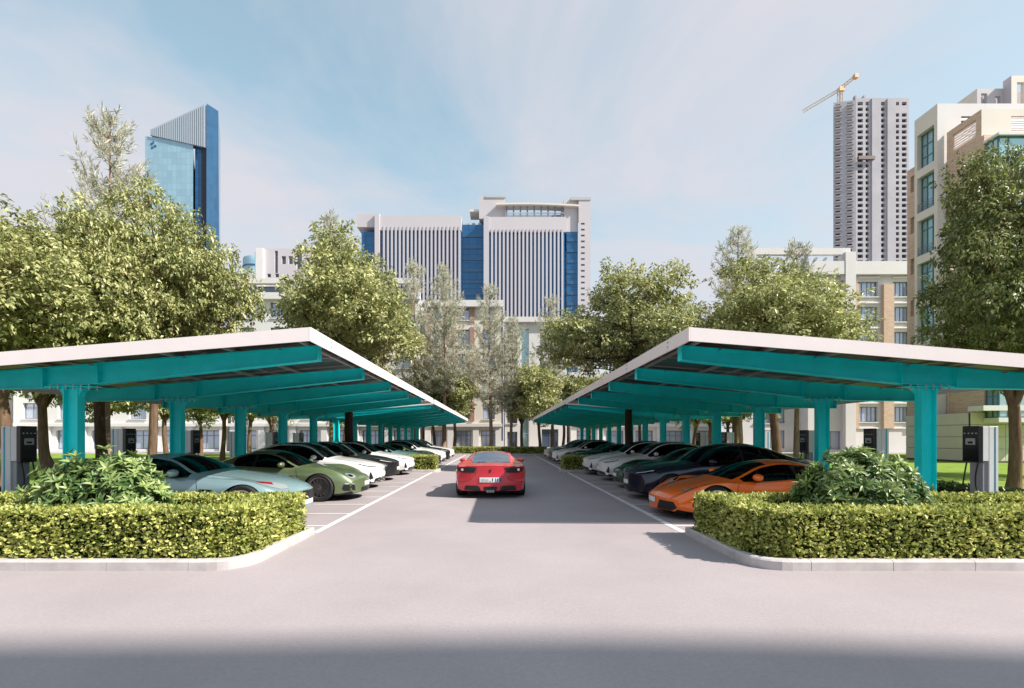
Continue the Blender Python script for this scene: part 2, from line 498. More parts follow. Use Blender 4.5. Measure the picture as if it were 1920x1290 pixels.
    for i in range(3):
        xc = TIP + .03 + pxw * (i + .5)
        for j in range(n_y):
            place('solar_panel', panel, root, (X(xc), y0 + .03 + py * (j + .5) - oy, roof_z(xc) - .004))
    # fascia: road side, outer side, two ends
    f = MB(); f.box(min(X(TIP - .03), X(TIP)), max(X(TIP - .03), X(TIP)), y0 - .03 - oy, y1 + .03 - oy, roof_z(TIP) - .215, roof_z(TIP) + .012)
    ff = f.build('fascia', 'fascia_white', root)
    sc = MB()
    for y in cols:
        for o in (.05, .13):
            sc.lathe([(0, -.012), (.017, -.012), (.017, .012), (0, .012)], n=6, axis='x', c=(X(TIP - .03), y - oy, roof_z(TIP) - o))
    tag(sc.build('fascia_bolts', 'bolt', ff), kind='stuff')
    f = MB(); f.box(min(X(OUT), X(OUT + .03)), max(X(OUT), X(OUT + .03)), y0 - .03 - oy, y1 + .03 - oy, roof_z(OUT) - .215, roof_z(OUT) + .012)
    f.build('fascia', 'fascia_white', root)
    for ya, yb in ((y0 - .03, y0), (y1, y1 + .03)):
        f = MB(); xa, xb = X(TIP + .002), X(OUT - .002)
        za, zb2 = roof_z(TIP), roof_z(OUT)
        f.hexa([(xa, ya - oy, za - .213), (xb, ya - oy, zb2 - .213), (xb, yb - oy, zb2 - .213), (xa, yb - oy, za - .213)],
               [(xa, ya - oy, za + .010), (xb, ya - oy, zb2 + .010), (xb, yb - oy, zb2 + .010), (xa, yb - oy, za + .010)])
        f.build('fascia', 'fascia_white', root, fixn=True)
    return root

SIDE = {-1: 'left', 1: 'right'}
for s in (-1, 1):
    canopy(s, 7.70, 21.72, COL_Y[:5], 'near teal steel solar canopy with white edge on the %s of the road' % SIDE[s])
    canopy(s, 22.32, 45.7, COL_Y[5:], 'far teal steel solar canopy beyond the tree on the %s of the road' % SIDE[s])

# ================================================================== charging posts
mat('charger_white', (0.62, 0.63, 0.66), rough=0.35, var=0.03)
mat('charger_grey', (0.30, 0.31, 0.34), rough=0.45)
mat('charger_black', (0.012, 0.013, 0.015), rough=0.18)
mat('charger_teal', (0.02, 0.42, 0.55), rough=0.35)
mat('cable', (0.01, 0.01, 0.01), rough=0.5)
mat('screen_print', (0.45, 0.48, 0.48), rough=0.4)
def charger(s, y, label):
    """the black panel looks to the road (-x locally for s = 1)"""
    root = empty('charging_post', (s * 10.15, y, 0)); tag(root, label, 'charger', 'charging posts behind the parking rows')
    def bx(name, x0, x1, y0, y1, z0, z1, m, par):
        b = MB(); b.box(min(s * x0, s * x1), max(s * x0, s * x1), y0, y1, z0, z1)
        me = b.mesh(name, m)
        bmx = bmesh.new(); bmx.from_mesh(me); bmesh.ops.bevel(bmx, geom=bmx.edges[:], offset=min(.008, (z1 - z0) * .2), segments=1, affect='EDGES'); bmx.to_mesh(me); bmx.free()
        return place(name, me, par)
    bx('plinth', -.12, .34, -.2, .2, 0, .06, 'charger_grey', root)
    body = bx('cabinet', .10, .30, -.17, .17, .06, 1.86, 'charger_white', root)
    bx('stripe', .215, .24, -.174, -.168, .07, 1.85, 'charger_teal', body)
    bx('upper_housing', -.03, .098, -.17, .17, 1.13, 1.855, 'charger_white', root)
    bx('lower_housing', -.0, .098, -.14, .14, .06, 1.125, 'charger_grey', root)
    pan = bx('display_panel', -.12, -.032, -.18, .18, 1.10, 1.87, 'charger_black', root)
    scr = bx('screen', -.124, -.1195, -.10, .10, 1.47, 1.61, 'screen_print', pan)
    for yy in (-.12, -.04, .04, .12):
        bx('indicator', -.124, -.1195, yy - .018, yy + .018, 1.70, 1.73, 'screen_print', pan)
    scr2 = bx('screen_mark', -.127, -.1235, -.05, .05, 1.50, 1.54, 'charger_black', scr)
    for k, yy in enumerate((-.12, .12)):
        c = MB(); P = []
        for i in range(15):
            t = i / 14
            P.append((s * (-.08 + .02 * math.sin(3 * t) - .10 * math.sin(math.pi * t) * (1 if k else .4)), yy + .04 * math.sin(5 * t), 1.10 - (0.72 * math.sin(math.pi * .5 * t) if k == 0 else .95 * math.sin(math.pi * .8 * t))))
        c.tube(P, .014, 6); c.build('cable', 'cable', root, smooth=True)
    bx('connector', -.13, -.07, -.15, -.09, .30, .50, 'charger_grey', root)
    return root
ORD = ['first', 'second', 'third', 'fourth', 'fifth', 'sixth', 'seventh', 'eighth', 'ninth', 'tenth', 'eleventh', 'twelfth', 'thirteenth', 'fourteenth']
for s in (-1, 1):
    for k in range(6):
        charger(s, 10.0 + 2.77 * k, '%s white charging post from the front behind the %s parking row' % (ORD[k], SIDE[s]))

# ================================================================== plants
def hedge_leaves(boxes, n_per_m2, size, seed, tilt=0.6, cap_noise=0.03):
    """boxes: (x0,x1,y0,y1,z0,z1) pieces of one hedge; leaves all over their outside"""
    g = np.random.default_rng(seed)
    P, N = [], []
    for (x0, x1, y0, y1, z0, z1) in boxes:
        faces = [((x0, x1), (y0, y0), (z0, z1), (0, -1, 0)), ((x0, x1), (y1, y1), (z0, z1), (0, 1, 0)), ((x0, x0), (y0, y1), (z0, z1), (-1, 0, 0)),
                 ((x1, x1), (y0, y1), (z0, z1), (1, 0, 0)), ((x0, x1), (y0, y1), (z1, z1), (0, 0, 1))]
        for fx, fy, fz, nn in faces:
            dims = [abs(fx[1] - fx[0]), abs(fy[1] - fy[0]), abs(fz[1] - fz[0])]
            area = np.prod([d for d in dims if d > 0])
            n = int(area * n_per_m2)
            p = np.stack([g.uniform(*sorted(fx), n) if fx[0] != fx[1] else np.full(n, fx[0]),
                          g.uniform(*sorted(fy), n) if fy[0] != fy[1] else np.full(n, fy[0]),
                          g.uniform(*sorted(fz), n) if fz[0] != fz[1] else np.full(n, fz[0])], 1)
            nn = np.array(nn, float)
            # drop those inside another piece
            keep = np.ones(n, bool)
            for b in boxes:
                if b == (x0, x1, y0, y1, z0, z1): continue
                keep &= ~((p[:, 0] > b[0] + .04) & (p[:, 0] < b[1] - .04) & (p[:, 1] > b[2] + .04) & (p[:, 1] < b[3] - .04) & (p[:, 2] < b[5] - .04))
            p = p[keep]
            lump = np.sin(p[:, 0] * 9.1 + seed) * np.sin(p[:, 1] * 8.3 + 1.7) * np.sin(p[:, 2] * 10.7 + .6) + np.sin(p[:, 0] * 23 + p[:, 2] * 19)*.6
            depth = g.uniform(-.085, .025, len(p)) + lump * 0.022
            if nn[2] > 0: depth = g.uniform(-.05, .015, len(p)) + lump * .008
            P.append(p + nn * depth[:, None]); N.append(np.repeat(nn[None], len(p), 0))
    P = np.concatenate(P); N = np.concatenate(N); n = len(P)
    d = unit(N * 0.75 + g.normal(0, tilt, (n, 3)) + np.array([0, 0, .35]))
    nr = unit(g.normal(0, .7, (n, 3)) + N * .8 + np.array([0, 0, .5]))
    L = g.uniform(.7, 1.25, n) * size
    return P, d, nr, L, g

def hedge(name, boxes, label, matname='leaf_hedge', dens=2200, size=.052, seed=1, group=None, cat='hedge'):
    xs = np.array(boxes); loc = Vector(((xs[:, 0].min() + xs[:, 1].max()) / 2, (xs[:, 2].min() + xs[:, 3].max()) / 2, 0))
    root = empty(name, loc); tag(root, label, cat, group)
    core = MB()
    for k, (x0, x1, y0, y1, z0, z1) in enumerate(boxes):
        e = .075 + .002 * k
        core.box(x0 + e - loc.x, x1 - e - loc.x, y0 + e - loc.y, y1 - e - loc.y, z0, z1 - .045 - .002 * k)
    core.build('shade_core', 'hedge_core', root)  # dark solid inside, standing in for the shade between leaves
    P, d, nr, L, g = hedge_leaves(boxes, dens, size, seed)
    P = P - np.array(loc)
    lump = .5 + .5 * np.sin(P[:, 0] * 3.1 + seed) * np.sin(P[:, 2] * 6 + P[:, 1] * 4)
    tint = np.clip(g.normal(.46, .28, len(P)) + (lump - .5) * .3, 0, 1)
    me = leaves_mesh('foliage', P, d, nr, L, L * .62, matname, tint, fold=.18)
    tag(place('foliage', me, root), kind='stuff')
    return root

for s in (-1, 1):
    def bxs(l): return [(min(s * a, s * b), max(s * a, s * b), c, d, e, f) for a, b, c, d, e, f in l]
    # front strip, rounded corner built from stepped pieces, side strip, back strip
    ring = [(3.62, 13.6, 5.86, 6.34, .06, .70), (3.44, 3.66, 5.93, 6.5, .06, .70), (3.30, 3.48, 6.06, 6.6, .06, .697), (3.22, 3.72, 6.22, 7.74, .06, .695), (3.66, 13.6, 7.26, 7.74, .06, .69)]
    hedge('clipped_hedge', bxs(ring), 'clipped yellow green hedge around the front planting bed on the %s' % SIDE[s], seed=11 + s, dens=2000, size=.057, group='clipped hedges')
    hedge('clipped_hedge', bxs([(2.99, 6.2, 21.92, 22.68, .06, .74)]), 'short clipped hedge block dividing the parking row on the %s' % SIDE[s], seed=21 + s, dens=1300, size=.07, group='clipped hedges')
    hedge('low_hedge', bxs([(10.9, 11.35, 7.9, 45.5, .0, .46)]), 'low dark hedge line behind the charging posts on the %s' % SIDE[s], 'leaf_low', dens=650, size=.085, seed=31 + s, group='low hedges')
hedge('clipped_hedge', [(-4.3, 4.3, 43.15, 43.9, .06, .70)], 'clipped hedge closing the far end of the driveway', seed=41, dens=700, size=.1, group='clipped hedges')

# ------------------------------------------------------------------ big-leaved shrubs: leaves in rosettes
def shrub_leaf_mesh(k):
    g = np.random.default_rng(100 + k)
    n = 6; v = []; f = []
    w = .020 + .006 * g.random(); bend = .25 + .3 * g.random()
    for i in range(n):
        t = i / (n - 1); ww = w * math.sin(math.pi * min(1, t * .92 + .06)) ** .8 + .001
        z = -bend * .10 * t * t; x = t * .165
        v += [(x, -ww, z + ww * .5), (x, 0, z), (x, ww, z + ww * .5)]
    for i in range(n - 1):
        a = i * 3
        f += [(a, a + 3, a + 4, a + 1), (a + 1, a + 4, a + 5, a + 2)]
    me = bpy.data.meshes.new('leaf'); me.from_pydata(v, [], f)
    me.polygons.foreach_set('use_smooth', [True] * len(me.polygons))
    at = me.attributes.new('tint', 'FLOAT', 'POINT'); tv = [0.15, .35, .5, .65, .85, 1.0][k % 6]
    at.data.foreach_set('value', [min(1, max(0, tv + (.1 if i % 3 == 1 else 0))) for i in range(len(v))])
    me.materials.append(MATS['leaf_shrub'])
    return me
LEAF_VAR = [shrub_leaf_mesh(k) for k in range(6)]

def shrub(cx, cy, label, seed, rx=.96, ry=.68, h=1.36):
    g = np.random.default_rng(seed)
    root = empty('broadleaf_shrub', (cx, cy, .085)); tag(root, label, 'shrub', 'big leaved shrubs in the front beds')
    tw = MB()
    for i in range(26):
        a = g.uniform(0, 2 * math.pi); q = g.uniform(.2, .85)
        e = Vector((rx * q * math.cos(a), ry * q * math.sin(a), h * (1 - q * q) * .85 + .1))
        tw.tube([(e.x * .1, e.y * .1, 0), (e.x * .5, e.y * .5, e.z * .6), e], [.018, .013, .008], 5)
    tw.build('stem', 'bark_dark', root)
    rows = []
    n_ros = 640
    for i in range(n_ros):
        # points on a bumpy dome
        z = g.uniform(.10, 1) ; a = g.uniform(0, 2 * math.pi)
        r = (1 - z ** 2.8) ** .5
        b = (1 + .05 * math.sin(3 * a + seed) * r + .05 * math.sin(7 * a + 2 * seed + 3 * z)) * g.uniform(.76, 1.0)
        p = np.array([rx * r * math.cos(a) * b, ry * r * math.sin(a) * b, h * z * b * .98 + .03])
        nv = np.array([r * math.cos(a) / rx, r * math.sin(a) / ry, z / h * 1.0]); nv /= np.linalg.norm(nv)
        nv = nv + g.normal(0, .22, 3) + np.array([0, 0, .25]); nv /= np.linalg.norm(nv)
        t0 = g.uniform(0, 6.28); m = int(g.integers(7, 11))
        young = g.random() * .6 + .25 * (b > .95)
        for j in range(m):
            t = t0 + j * 2.399
            inner = j / m
            tilt = R(74 - 46 * inner + g.uniform(-9, 9))
            s1 = np.cross(nv, [0.3, .2, .9]); s1 /= np.linalg.norm(s1); s2 = np.cross(nv, s1)
            dv = nv * math.cos(tilt) + (s1 * math.cos(t) + s2 * math.sin(t)) * math.sin(tilt)
            sc = g.uniform(.62, 1.0) * (1 - .25 * inner)
            var = int(min(5, max(0, round(young * 4 + inner * 2 + g.normal(0, .9)))))
            rows.append((p, dv, nv, sc, var))
    # the largest in view become single leaves, the rest one mass
    camp = np.array([0 - cx, 0 - cy, 1.63 - .085])
    def score(r): 
        v = camp - r[0]; v = v / np.linalg.norm(v)
        out = r[0] / np.array([rx, ry, h]); return float(np.dot(v, r[0] / np.linalg.norm(r[0] + 1e-9)) + .8 * np.linalg.norm(out)) + .3 * r[3]
    rows.sort(key=score, reverse=True)
    def mtx(p, dv, nv, sc):
        x = Vector(dv).normalized(); y = Vector(nv).cross(x).normalized(); z = x.cross(y)
        return Matrix(((x.x * sc, y.x * sc, z.x * sc, p[0]), (x.y * sc, y.y * sc, z.y * sc, p[1]), (x.z * sc, y.z * sc, z.z * sc, p[2]), (0, 0, 0, 1)))
    for r in rows[:300]:
        o = place('leaf', LEAF_VAR[r[4]], root); o.matrix_local = mtx(*r[:4])
    V, F, T = [], [], []
    base = [np.array([v.co[:] for v in m.vertices]) for m in LEAF_VAR]
    tn = [np.array([d.value for d in m.attributes['tint'].data]) for m in LEAF_VAR]
    fc = [tuple(p.vertices) for p in LEAF_VAR[0].polygons]
    off = 0
    for r in rows[300:]:
        M = np.array(mtx(*r[:4])); b = base[r[4]]
        V.append(b @ M[:3, :3].T + M[:3, 3]); T.append(tn[r[4]])
        F += [tuple(i + off for i in f) for f in fc]; off += len(b)
    me = bpy.data.meshes.new('foliage'); me.from_pydata(np.concatenate(V).tolist(), [], F)
    me.polygons.foreach_set('use_smooth', [True] * len(me.polygons))
    at = me.attributes.new('tint', 'FLOAT', 'POINT'); at.data.foreach_set('value', np.concatenate(T).astype(np.float32))
    me.materials.append(MATS['leaf_shrub'])
    tag(place('foliage', me, root), kind='stuff')
    return root
shrub(-5.75, 6.80, 'rounded shrub of big pointed leaves inside the left front hedge', 3)
shrub(5.20, 6.80, 'rounded shrub of big pointed leaves inside the right front hedge', 8)

# ------------------------------------------------------------------ broadleaf trees
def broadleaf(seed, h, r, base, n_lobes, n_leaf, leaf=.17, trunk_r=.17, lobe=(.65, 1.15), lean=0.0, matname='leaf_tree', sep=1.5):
    """returns (trunk mesh, crown mesh) of a tree of height h with a crown of radius r that starts at height base"""
    g = np.random.default_rng(seed)
    tr = MB()
    # trunk with a few bends
    fork = base * .92
    tp = [np.array([0, 0, -.05])]; 
    for i in range(1, 6):
        t = i / 5; tp.append(np.array([lean * t + .10 * math.sin(2.3 * t + seed), .09 * math.sin(3.1 * t + seed * 2), fork * t]))
    tr.tube(tp, [trunk_r * 1.45, trunk_r * 1.12, trunk_r, trunk_r * .95, trunk_r * .9, trunk_r * .86], 10)
    top = tp[-1]
    # lobes: centres spread through an uneven crown volume
    cen = []; ch = h - base; tries = 0
    cx = np.array([lean * 1.4, 0, base + ch * .46])
    while len(cen) < n_lobes and tries < 4000:
        tries += 1
        v = g.normal(0, 1, 3); v /= np.linalg.norm(v); q = g.random() ** (1 / 2.2)
        a = math.atan2(v[1], v[0])
        out = 1 + .22 * math.sin(2 * a + seed) + .18 * math.sin(3 * a + 2.1 * seed + 2.5 * v[2]) + .13 * math.sin(5 * v[2] + seed)
        zs = ch * .50 if v[2] > 0 else ch * .40
        taper = 1.0 if v[2] < 0.1 else 1 - .38 * (v[2] - .1)
        p = cx + np.array([v[0] * r * taper, v[1] * r * taper, v[2] * zs]) * q * out * .86
        if p[2] < base + .1: continue
        if cen and min(np.linalg.norm(p - c) for c in cen) < lobe[0] * sep: continue
        cen.append(p)
    cen = np.array(cen)
    rad = g.uniform(*lobe, len(cen))
    # main limbs then branches from the nearest limb to every lobe
    n_l = 5; limbs = []
    for i in range(n_l):
        a = 2 * math.pi * (i + g.uniform(-.2, .2)) / n_l + seed
        out = r * g.uniform(.32, .52) if i else .1
        e = top + np.array([math.cos(a) * out, math.sin(a) * out, ch * (g.uniform(.42, .62) if i else .72)])
        m = top * .5 + e * .5 + np.array([math.cos(a), math.sin(a), 0]) * out * .16 - np.array([0, 0, ch * .05])
        pts = [top * (1 - t) ** 2 + 2 * t * (1 - t) * m + e * t * t for t in np.linspace(0, 1, 7)]
        tr.tube([top - np.array([0, 0, .15])] + pts[1:], [trunk_r * .66 * (1 - .72 * t) for t in np.linspace(0, 1, 7)], 7)
        limbs += pts[1:]
    limbs = np.array(limbs)
    for c, q in zip(cen, rad):
        d = np.linalg.norm(limbs - c, axis=1) + np.maximum(0, limbs[:, 2] - c[2]) * 1.5
        b = limbs[np.argmin(d)]
        m = (b + c) / 2 + g.normal(0, .12, 3) - np.array([0, 0, .1])
        pts = [b * (1 - t) ** 2 + 2 * t * (1 - t) * m + c * t * t for t in np.linspace(0, 1, 5)]
        tr.tube(pts, [.045, .036, .028, .02, .012], 5)
        for k in range(3):
            e = c + unit(g.normal(0, 1, (1, 3)))[0] * q * .7
            tr.tube([c * .6 + b * .4, c * .8 + e * .2, e], [.016, .012, .006], 4)
    # leaves: sprigs spread over every lobe, each a tuft of drooping leaves
    per = 16
    w = rad ** 2; cnt = np.maximum(6, (n_leaf / per * w / w.sum()).astype(int))
    P, D, NR, T = [], [], [], []
    for c, q, n in zip(cen, rad, cnt):
        v = unit(g.normal(0, 1, (n, 3)) + np.array([0, 0, .30]))
        rr = q * g.random(n) ** .30
        a = np.arctan2(v[:, 1], v[:, 0])
        rr *= 1 + .26 * np.sin(3 * a + c[0] * 7) * np.cos(4 * v[:, 2] + c[1] * 5) + .14 * np.sin(7 * a + 5 * v[:, 2])
        sp = c + v * rr[:, None] * np.array([1.12, 1.12, .70])
        base_t = g.normal(.48, .13, n)
        sp = np.repeat(sp, per, 0); vv = np.repeat(v, per, 0); m = n * per
        off = g.normal(0, 1, (m, 3)); off = unit(off) * (g.random((m, 1)) ** .5)
        P.append(sp + off * np.array([.20, .20, .13]) * (leaf / .16))
        D.append(unit(off * .9 + vv * .35 + g.normal(0, .35, (m, 3)) + np.array([0, 0, -.35])))
        NR.append(unit(vv * .6 + g.normal(0, .40, (m, 3)) + np.array([0, 0, .75])))
        T.append(np.clip(np.repeat(base_t, per) + g.normal(0, .16, m), 0, 1))
    P = np.concatenate(P); D = np.concatenate(D); NR = np.concatenate(NR); T = np.concatenate(T)
    L = g.uniform(.65, 1.3, len(P)) * leaf
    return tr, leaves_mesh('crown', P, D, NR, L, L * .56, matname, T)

def trunk_mesh(tr, m):
    return tr.mesh('trunk', m, smooth=True)

# ------------------------------------------------------------------ airy conifers
def conifer(seed, h, r, base, n_whorl=38, n_tuft=15000, needle=.30):
    g = np.random.default_rng(seed)
    tr = MB()
    tp = [np.array([.12 * math.sin(4 * t + seed), .1 * math.sin(3 * t + 2 * seed), h * t]) for t in np.linspace(0, 1, 12)]
    tp[0] = np.array([0, 0, -.05])
    tr.tube(tp, [.19 * (1 - .97 * t) + .004 for t in np.linspace(0, 1, 12)], 9)
    segs = []
    for i in range(n_whorl):
        t = (i + g.uniform(-.3, .3)) / n_whorl; z = base + (h - base) * t * .995
        prof = (1 - t) ** .62 * (.55 + .45 * min(1, t * 6 + .3))
        for k in range(int(g.integers(2, 5))):
            a = g.uniform(0, 2 * math.pi); L = r * prof * g.uniform(.55, 1.12) + .15
            up = g.uniform(.25, .85)
            k0 = np.array([np.interp(z, [0, h], [0, 0]), 0, z])
            tt = z / h; k0 = np.array([.12 * math.sin(4 * tt + seed), .1 * math.sin(3 * tt + 2 * seed), z])
            pts = [k0 + np.array([math.cos(a + .25 * q) * L * q, math.sin(a + .25 * q) * L * q, L * (up * q - .28 * math.sin(math.pi * q) + .30 * q * q)]) for q in np.linspace(0, 1, 6)]
            tr.tube(pts, [.030 * (1 - .75 * q) * (1 - .5 * t) for q in np.linspace(0, 1, 6)], 4, cap=False)
            for q in range(1, 5):
                segs.append((pts[q], pts[q + 1]))
                for w in range(2):
                    e = pts[q] + unit(g.normal(0, 1, (1, 3)) + np.array([[math.cos(a), math.sin(a), .4]]))[0] * L * .26
                    segs.append((pts[q], e))
    w = np.array([np.linalg.norm(b - a) + .05 for a, b in segs]); idx = g.choice(len(segs), n_tuft, p=w / w.sum())
    A = np.array([s[0] for s in segs])[idx]; B = np.array([s[1] for s in segs])[idx]
    t = g.random((n_tuft, 1)); d = unit(B - A)
    P = A + (B - A) * t + g.normal(0, .035, (n_tuft, 3))
    D = unit(d * .8 + g.normal(0, .55, (n_tuft, 3)) + np.array([0, 0, .45]))
    NR = unit(g.normal(0, 1, (n_tuft, 3)) + np.array([0, 0, .3]))
    L = g.uniform(.6, 1.2, n_tuft) * needle
    T = np.clip(g.normal(.5, .25, n_tuft), 0, 1)
    return tr, leaves_mesh('crown', P, D, NR, L, L * .15, 'leaf_pine', T, fold=.1)

def plant(name, trunk, crown, x, y, label, cat='tree', group=None, scale=1.0, rz=0.0, sz=None):
    o = empty(name, (x, y, 0), rz); o.scale = (scale, scale, sz if sz else scale)
    tag(o, label, cat, group)
    place('trunk', trunk, o); place('crown', crown, o)
    return o

# kinds
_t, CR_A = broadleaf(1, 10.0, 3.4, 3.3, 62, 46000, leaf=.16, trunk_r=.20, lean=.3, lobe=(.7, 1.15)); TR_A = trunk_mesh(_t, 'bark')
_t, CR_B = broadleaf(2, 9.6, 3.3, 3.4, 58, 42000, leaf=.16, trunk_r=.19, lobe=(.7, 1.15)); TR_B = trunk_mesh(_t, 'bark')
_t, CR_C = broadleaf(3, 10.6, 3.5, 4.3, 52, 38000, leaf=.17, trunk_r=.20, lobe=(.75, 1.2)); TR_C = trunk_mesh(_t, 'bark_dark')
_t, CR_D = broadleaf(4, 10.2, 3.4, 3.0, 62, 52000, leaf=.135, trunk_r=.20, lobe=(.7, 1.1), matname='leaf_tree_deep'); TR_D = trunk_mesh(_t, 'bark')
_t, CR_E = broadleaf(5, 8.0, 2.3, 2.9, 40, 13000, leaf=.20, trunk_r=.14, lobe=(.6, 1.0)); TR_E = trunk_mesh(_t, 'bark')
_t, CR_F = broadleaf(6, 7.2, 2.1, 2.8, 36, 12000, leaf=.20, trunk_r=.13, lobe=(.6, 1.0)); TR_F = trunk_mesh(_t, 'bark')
_t, CP_A = conifer(11, 16.0, 3.0, 4.0); TP_A = trunk_mesh(_t, 'bark_pine')
_t, CP_B = conifer(12, 15.0, 2.8, 5.0, n_whorl=34, n_tuft=13000); TP_B = trunk_mesh(_t, 'bark_pine')

TG, PG, SG = 'large leafy trees', 'pale airy conifers', 'slim trees on the lawn'
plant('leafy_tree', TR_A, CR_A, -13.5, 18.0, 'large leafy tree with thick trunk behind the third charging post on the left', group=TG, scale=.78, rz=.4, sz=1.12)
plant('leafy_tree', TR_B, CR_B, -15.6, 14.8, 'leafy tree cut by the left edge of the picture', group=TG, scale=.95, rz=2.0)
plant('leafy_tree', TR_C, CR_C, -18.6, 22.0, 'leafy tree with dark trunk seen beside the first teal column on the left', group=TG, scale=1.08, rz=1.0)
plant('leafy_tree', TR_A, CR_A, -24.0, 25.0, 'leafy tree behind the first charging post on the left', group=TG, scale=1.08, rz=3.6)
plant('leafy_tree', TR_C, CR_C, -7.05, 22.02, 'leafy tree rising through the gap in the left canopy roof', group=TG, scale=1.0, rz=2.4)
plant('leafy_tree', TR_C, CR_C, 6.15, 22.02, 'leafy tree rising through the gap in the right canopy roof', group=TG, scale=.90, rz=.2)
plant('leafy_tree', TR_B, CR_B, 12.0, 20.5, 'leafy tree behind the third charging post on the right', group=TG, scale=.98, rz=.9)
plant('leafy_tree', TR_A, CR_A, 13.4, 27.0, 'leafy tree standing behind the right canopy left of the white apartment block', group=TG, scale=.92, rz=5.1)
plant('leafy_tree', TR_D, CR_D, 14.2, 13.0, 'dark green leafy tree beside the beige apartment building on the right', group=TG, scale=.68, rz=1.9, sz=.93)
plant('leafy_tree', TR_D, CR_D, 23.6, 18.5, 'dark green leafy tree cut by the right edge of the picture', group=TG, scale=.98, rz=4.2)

plant('pale_conifer', TP_A, CP_A, -20.0, 24.0, 'tall pale conifer rising above the trees on the far left', group=PG, scale=1.14)
plant('pale_conifer', TP_B, CP_B, -15.6, 43.5, 'pale conifer rising behind the tree in the left canopy gap', group=PG, scale=1.48, rz=1)
plant('pale_conifer', TP_A, CP_A, -8.7, 47.6, 'pale conifer left of the pair before the centre of the white tower', group=PG, scale=1.22, rz=2)
plant('pale_conifer', TP_B, CP_B, -5.4, 45.4, 'pale conifer with its trunk left of the driveway end', group=PG, scale=1.22, rz=.5)
plant('pale_conifer', TP_A, CP_A, -0.9, 46.6, 'pale conifer standing straight behind the end of the driveway', group=PG, scale=1.05, rz=4)
plant('pale_conifer', TP_B, CP_B, 1.2, 47.5, 'slim pale conifer just right of the driveway end', group=PG, scale=.92, rz=5)
plant('pale_conifer', TP_A, CP_A, 5.3, 48.0, 'pale conifer under the right end of the white tower', group=PG, scale=1.0, rz=3)
plant('pale_conifer', TP_B, CP_B, 17.6, 34.5, 'pale conifer top left of the pair above the right canopy', group=PG, scale=1.13, rz=2)
plant('pale_conifer', TP_A, CP_A, 22.4, 35.5, 'pale conifer top right of the pair above the right canopy', group=PG, scale=1.03, rz=1)

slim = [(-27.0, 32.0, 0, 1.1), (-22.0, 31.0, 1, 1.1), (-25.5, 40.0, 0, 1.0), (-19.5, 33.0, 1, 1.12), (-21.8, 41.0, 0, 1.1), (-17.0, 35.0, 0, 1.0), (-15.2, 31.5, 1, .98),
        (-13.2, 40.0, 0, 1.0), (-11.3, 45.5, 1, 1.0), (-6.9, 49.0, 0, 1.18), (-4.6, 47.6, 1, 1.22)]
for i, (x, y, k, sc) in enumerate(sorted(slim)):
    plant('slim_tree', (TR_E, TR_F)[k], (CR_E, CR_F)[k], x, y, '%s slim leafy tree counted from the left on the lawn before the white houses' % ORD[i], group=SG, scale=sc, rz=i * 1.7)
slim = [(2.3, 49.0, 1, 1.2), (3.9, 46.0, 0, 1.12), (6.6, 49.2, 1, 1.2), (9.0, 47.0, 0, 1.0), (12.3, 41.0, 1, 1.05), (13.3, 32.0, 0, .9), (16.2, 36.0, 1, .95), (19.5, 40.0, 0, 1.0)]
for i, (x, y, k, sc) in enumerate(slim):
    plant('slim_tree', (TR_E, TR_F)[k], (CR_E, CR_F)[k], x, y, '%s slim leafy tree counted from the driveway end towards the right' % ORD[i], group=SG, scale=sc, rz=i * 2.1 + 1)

# ================================================================== cars
def paint(name, col, metallic=0.15, rough=0.32):
    return mat(name, col, rough=rough, metallic=metallic, spec=0.5, coat=0.9)
mat('tyre', (0.012, 0.012, 0.013), rough=0.75)
mat('rim_dark', (0.15, 0.135, 0.13), rough=0.32, metallic=0.8)
mat('rim_silver', (0.50, 0.50, 0.52), rough=0.28, metallic=0.9)
mat('brake', (0.25, 0.25, 0.26), rough=0.4, metallic=0.8)
mat('trim_black', (0.010, 0.010, 0.011), rough=0.4)
mat('gloss_black', (0.006, 0.006, 0.008), rough=0.08, coat=1.0)
mat('interior', (0.018, 0.017, 0.018), rough=0.8)
mat('seat_fabric', (0.035, 0.032, 0.032), rough=0.8)
mat('lamp_lens', (0.62, 0.66, 0.70), rough=0.1, metallic=0.55, coat=1.0)
mat('lamp_red', (0.25, 0.01, 0.012), rough=0.12, coat=1.0)
mat('lamp_white', (0.90, 0.88, 0.85), rough=0.15, coat=1.0)
mat('plate_white', (0.78, 0.78, 0.80), rough=0.4)
mat('plate_smudge', (0.50, 0.52, 0.52), rough=0.4)
mat('plate_blue', (0.02, 0.06, 0.35), rough=0.4)
mat('chrome', (0.6, 0.6, 0.6), rough=0.12, metallic=1.0)
mat('seam', (0.004, 0.004, 0.004), rough=0.9)
glass_mat('car_glass', (0.30, 0.33, 0.34))
glass_mat('car_glass_pale', (0.45, 0.50, 0.55), base_refl=0.28)
glass_mat('car_glass_dark', (0.06, 0.065, 0.07))

def pchip(xs, ys, x):
    xs = np.array(xs, float); ys = np.array(ys, float); x = np.clip(np.asarray(x, float), xs[0], xs[-1])
    h = np.diff(xs); d = np.diff(ys) / h
    m = np.zeros(len(xs))
    for i in range(1, len(xs) - 1):
        if d[i - 1] * d[i] > 0:
            w1 = 2 * h[i] + h[i - 1]; w2 = h[i] + 2 * h[i - 1]
            m[i] = (w1 + w2) / (w1 / d[i - 1] + w2 / d[i])
    m[0] = d[0]; m[-1] = d[-1]
    i = np.clip(np.searchsorted(xs, x) - 1, 0, len(xs) - 2)
    t = (x - xs[i]) / h[i]
    return (2 * t**3 - 3 * t**2 + 1) * ys[i] + (t**3 - 2 * t**2 + t) * h[i] * m[i] + (-2 * t**3 + 3 * t**2) * ys[i + 1] + (t**3 - t**2) * h[i] * m[i + 1]

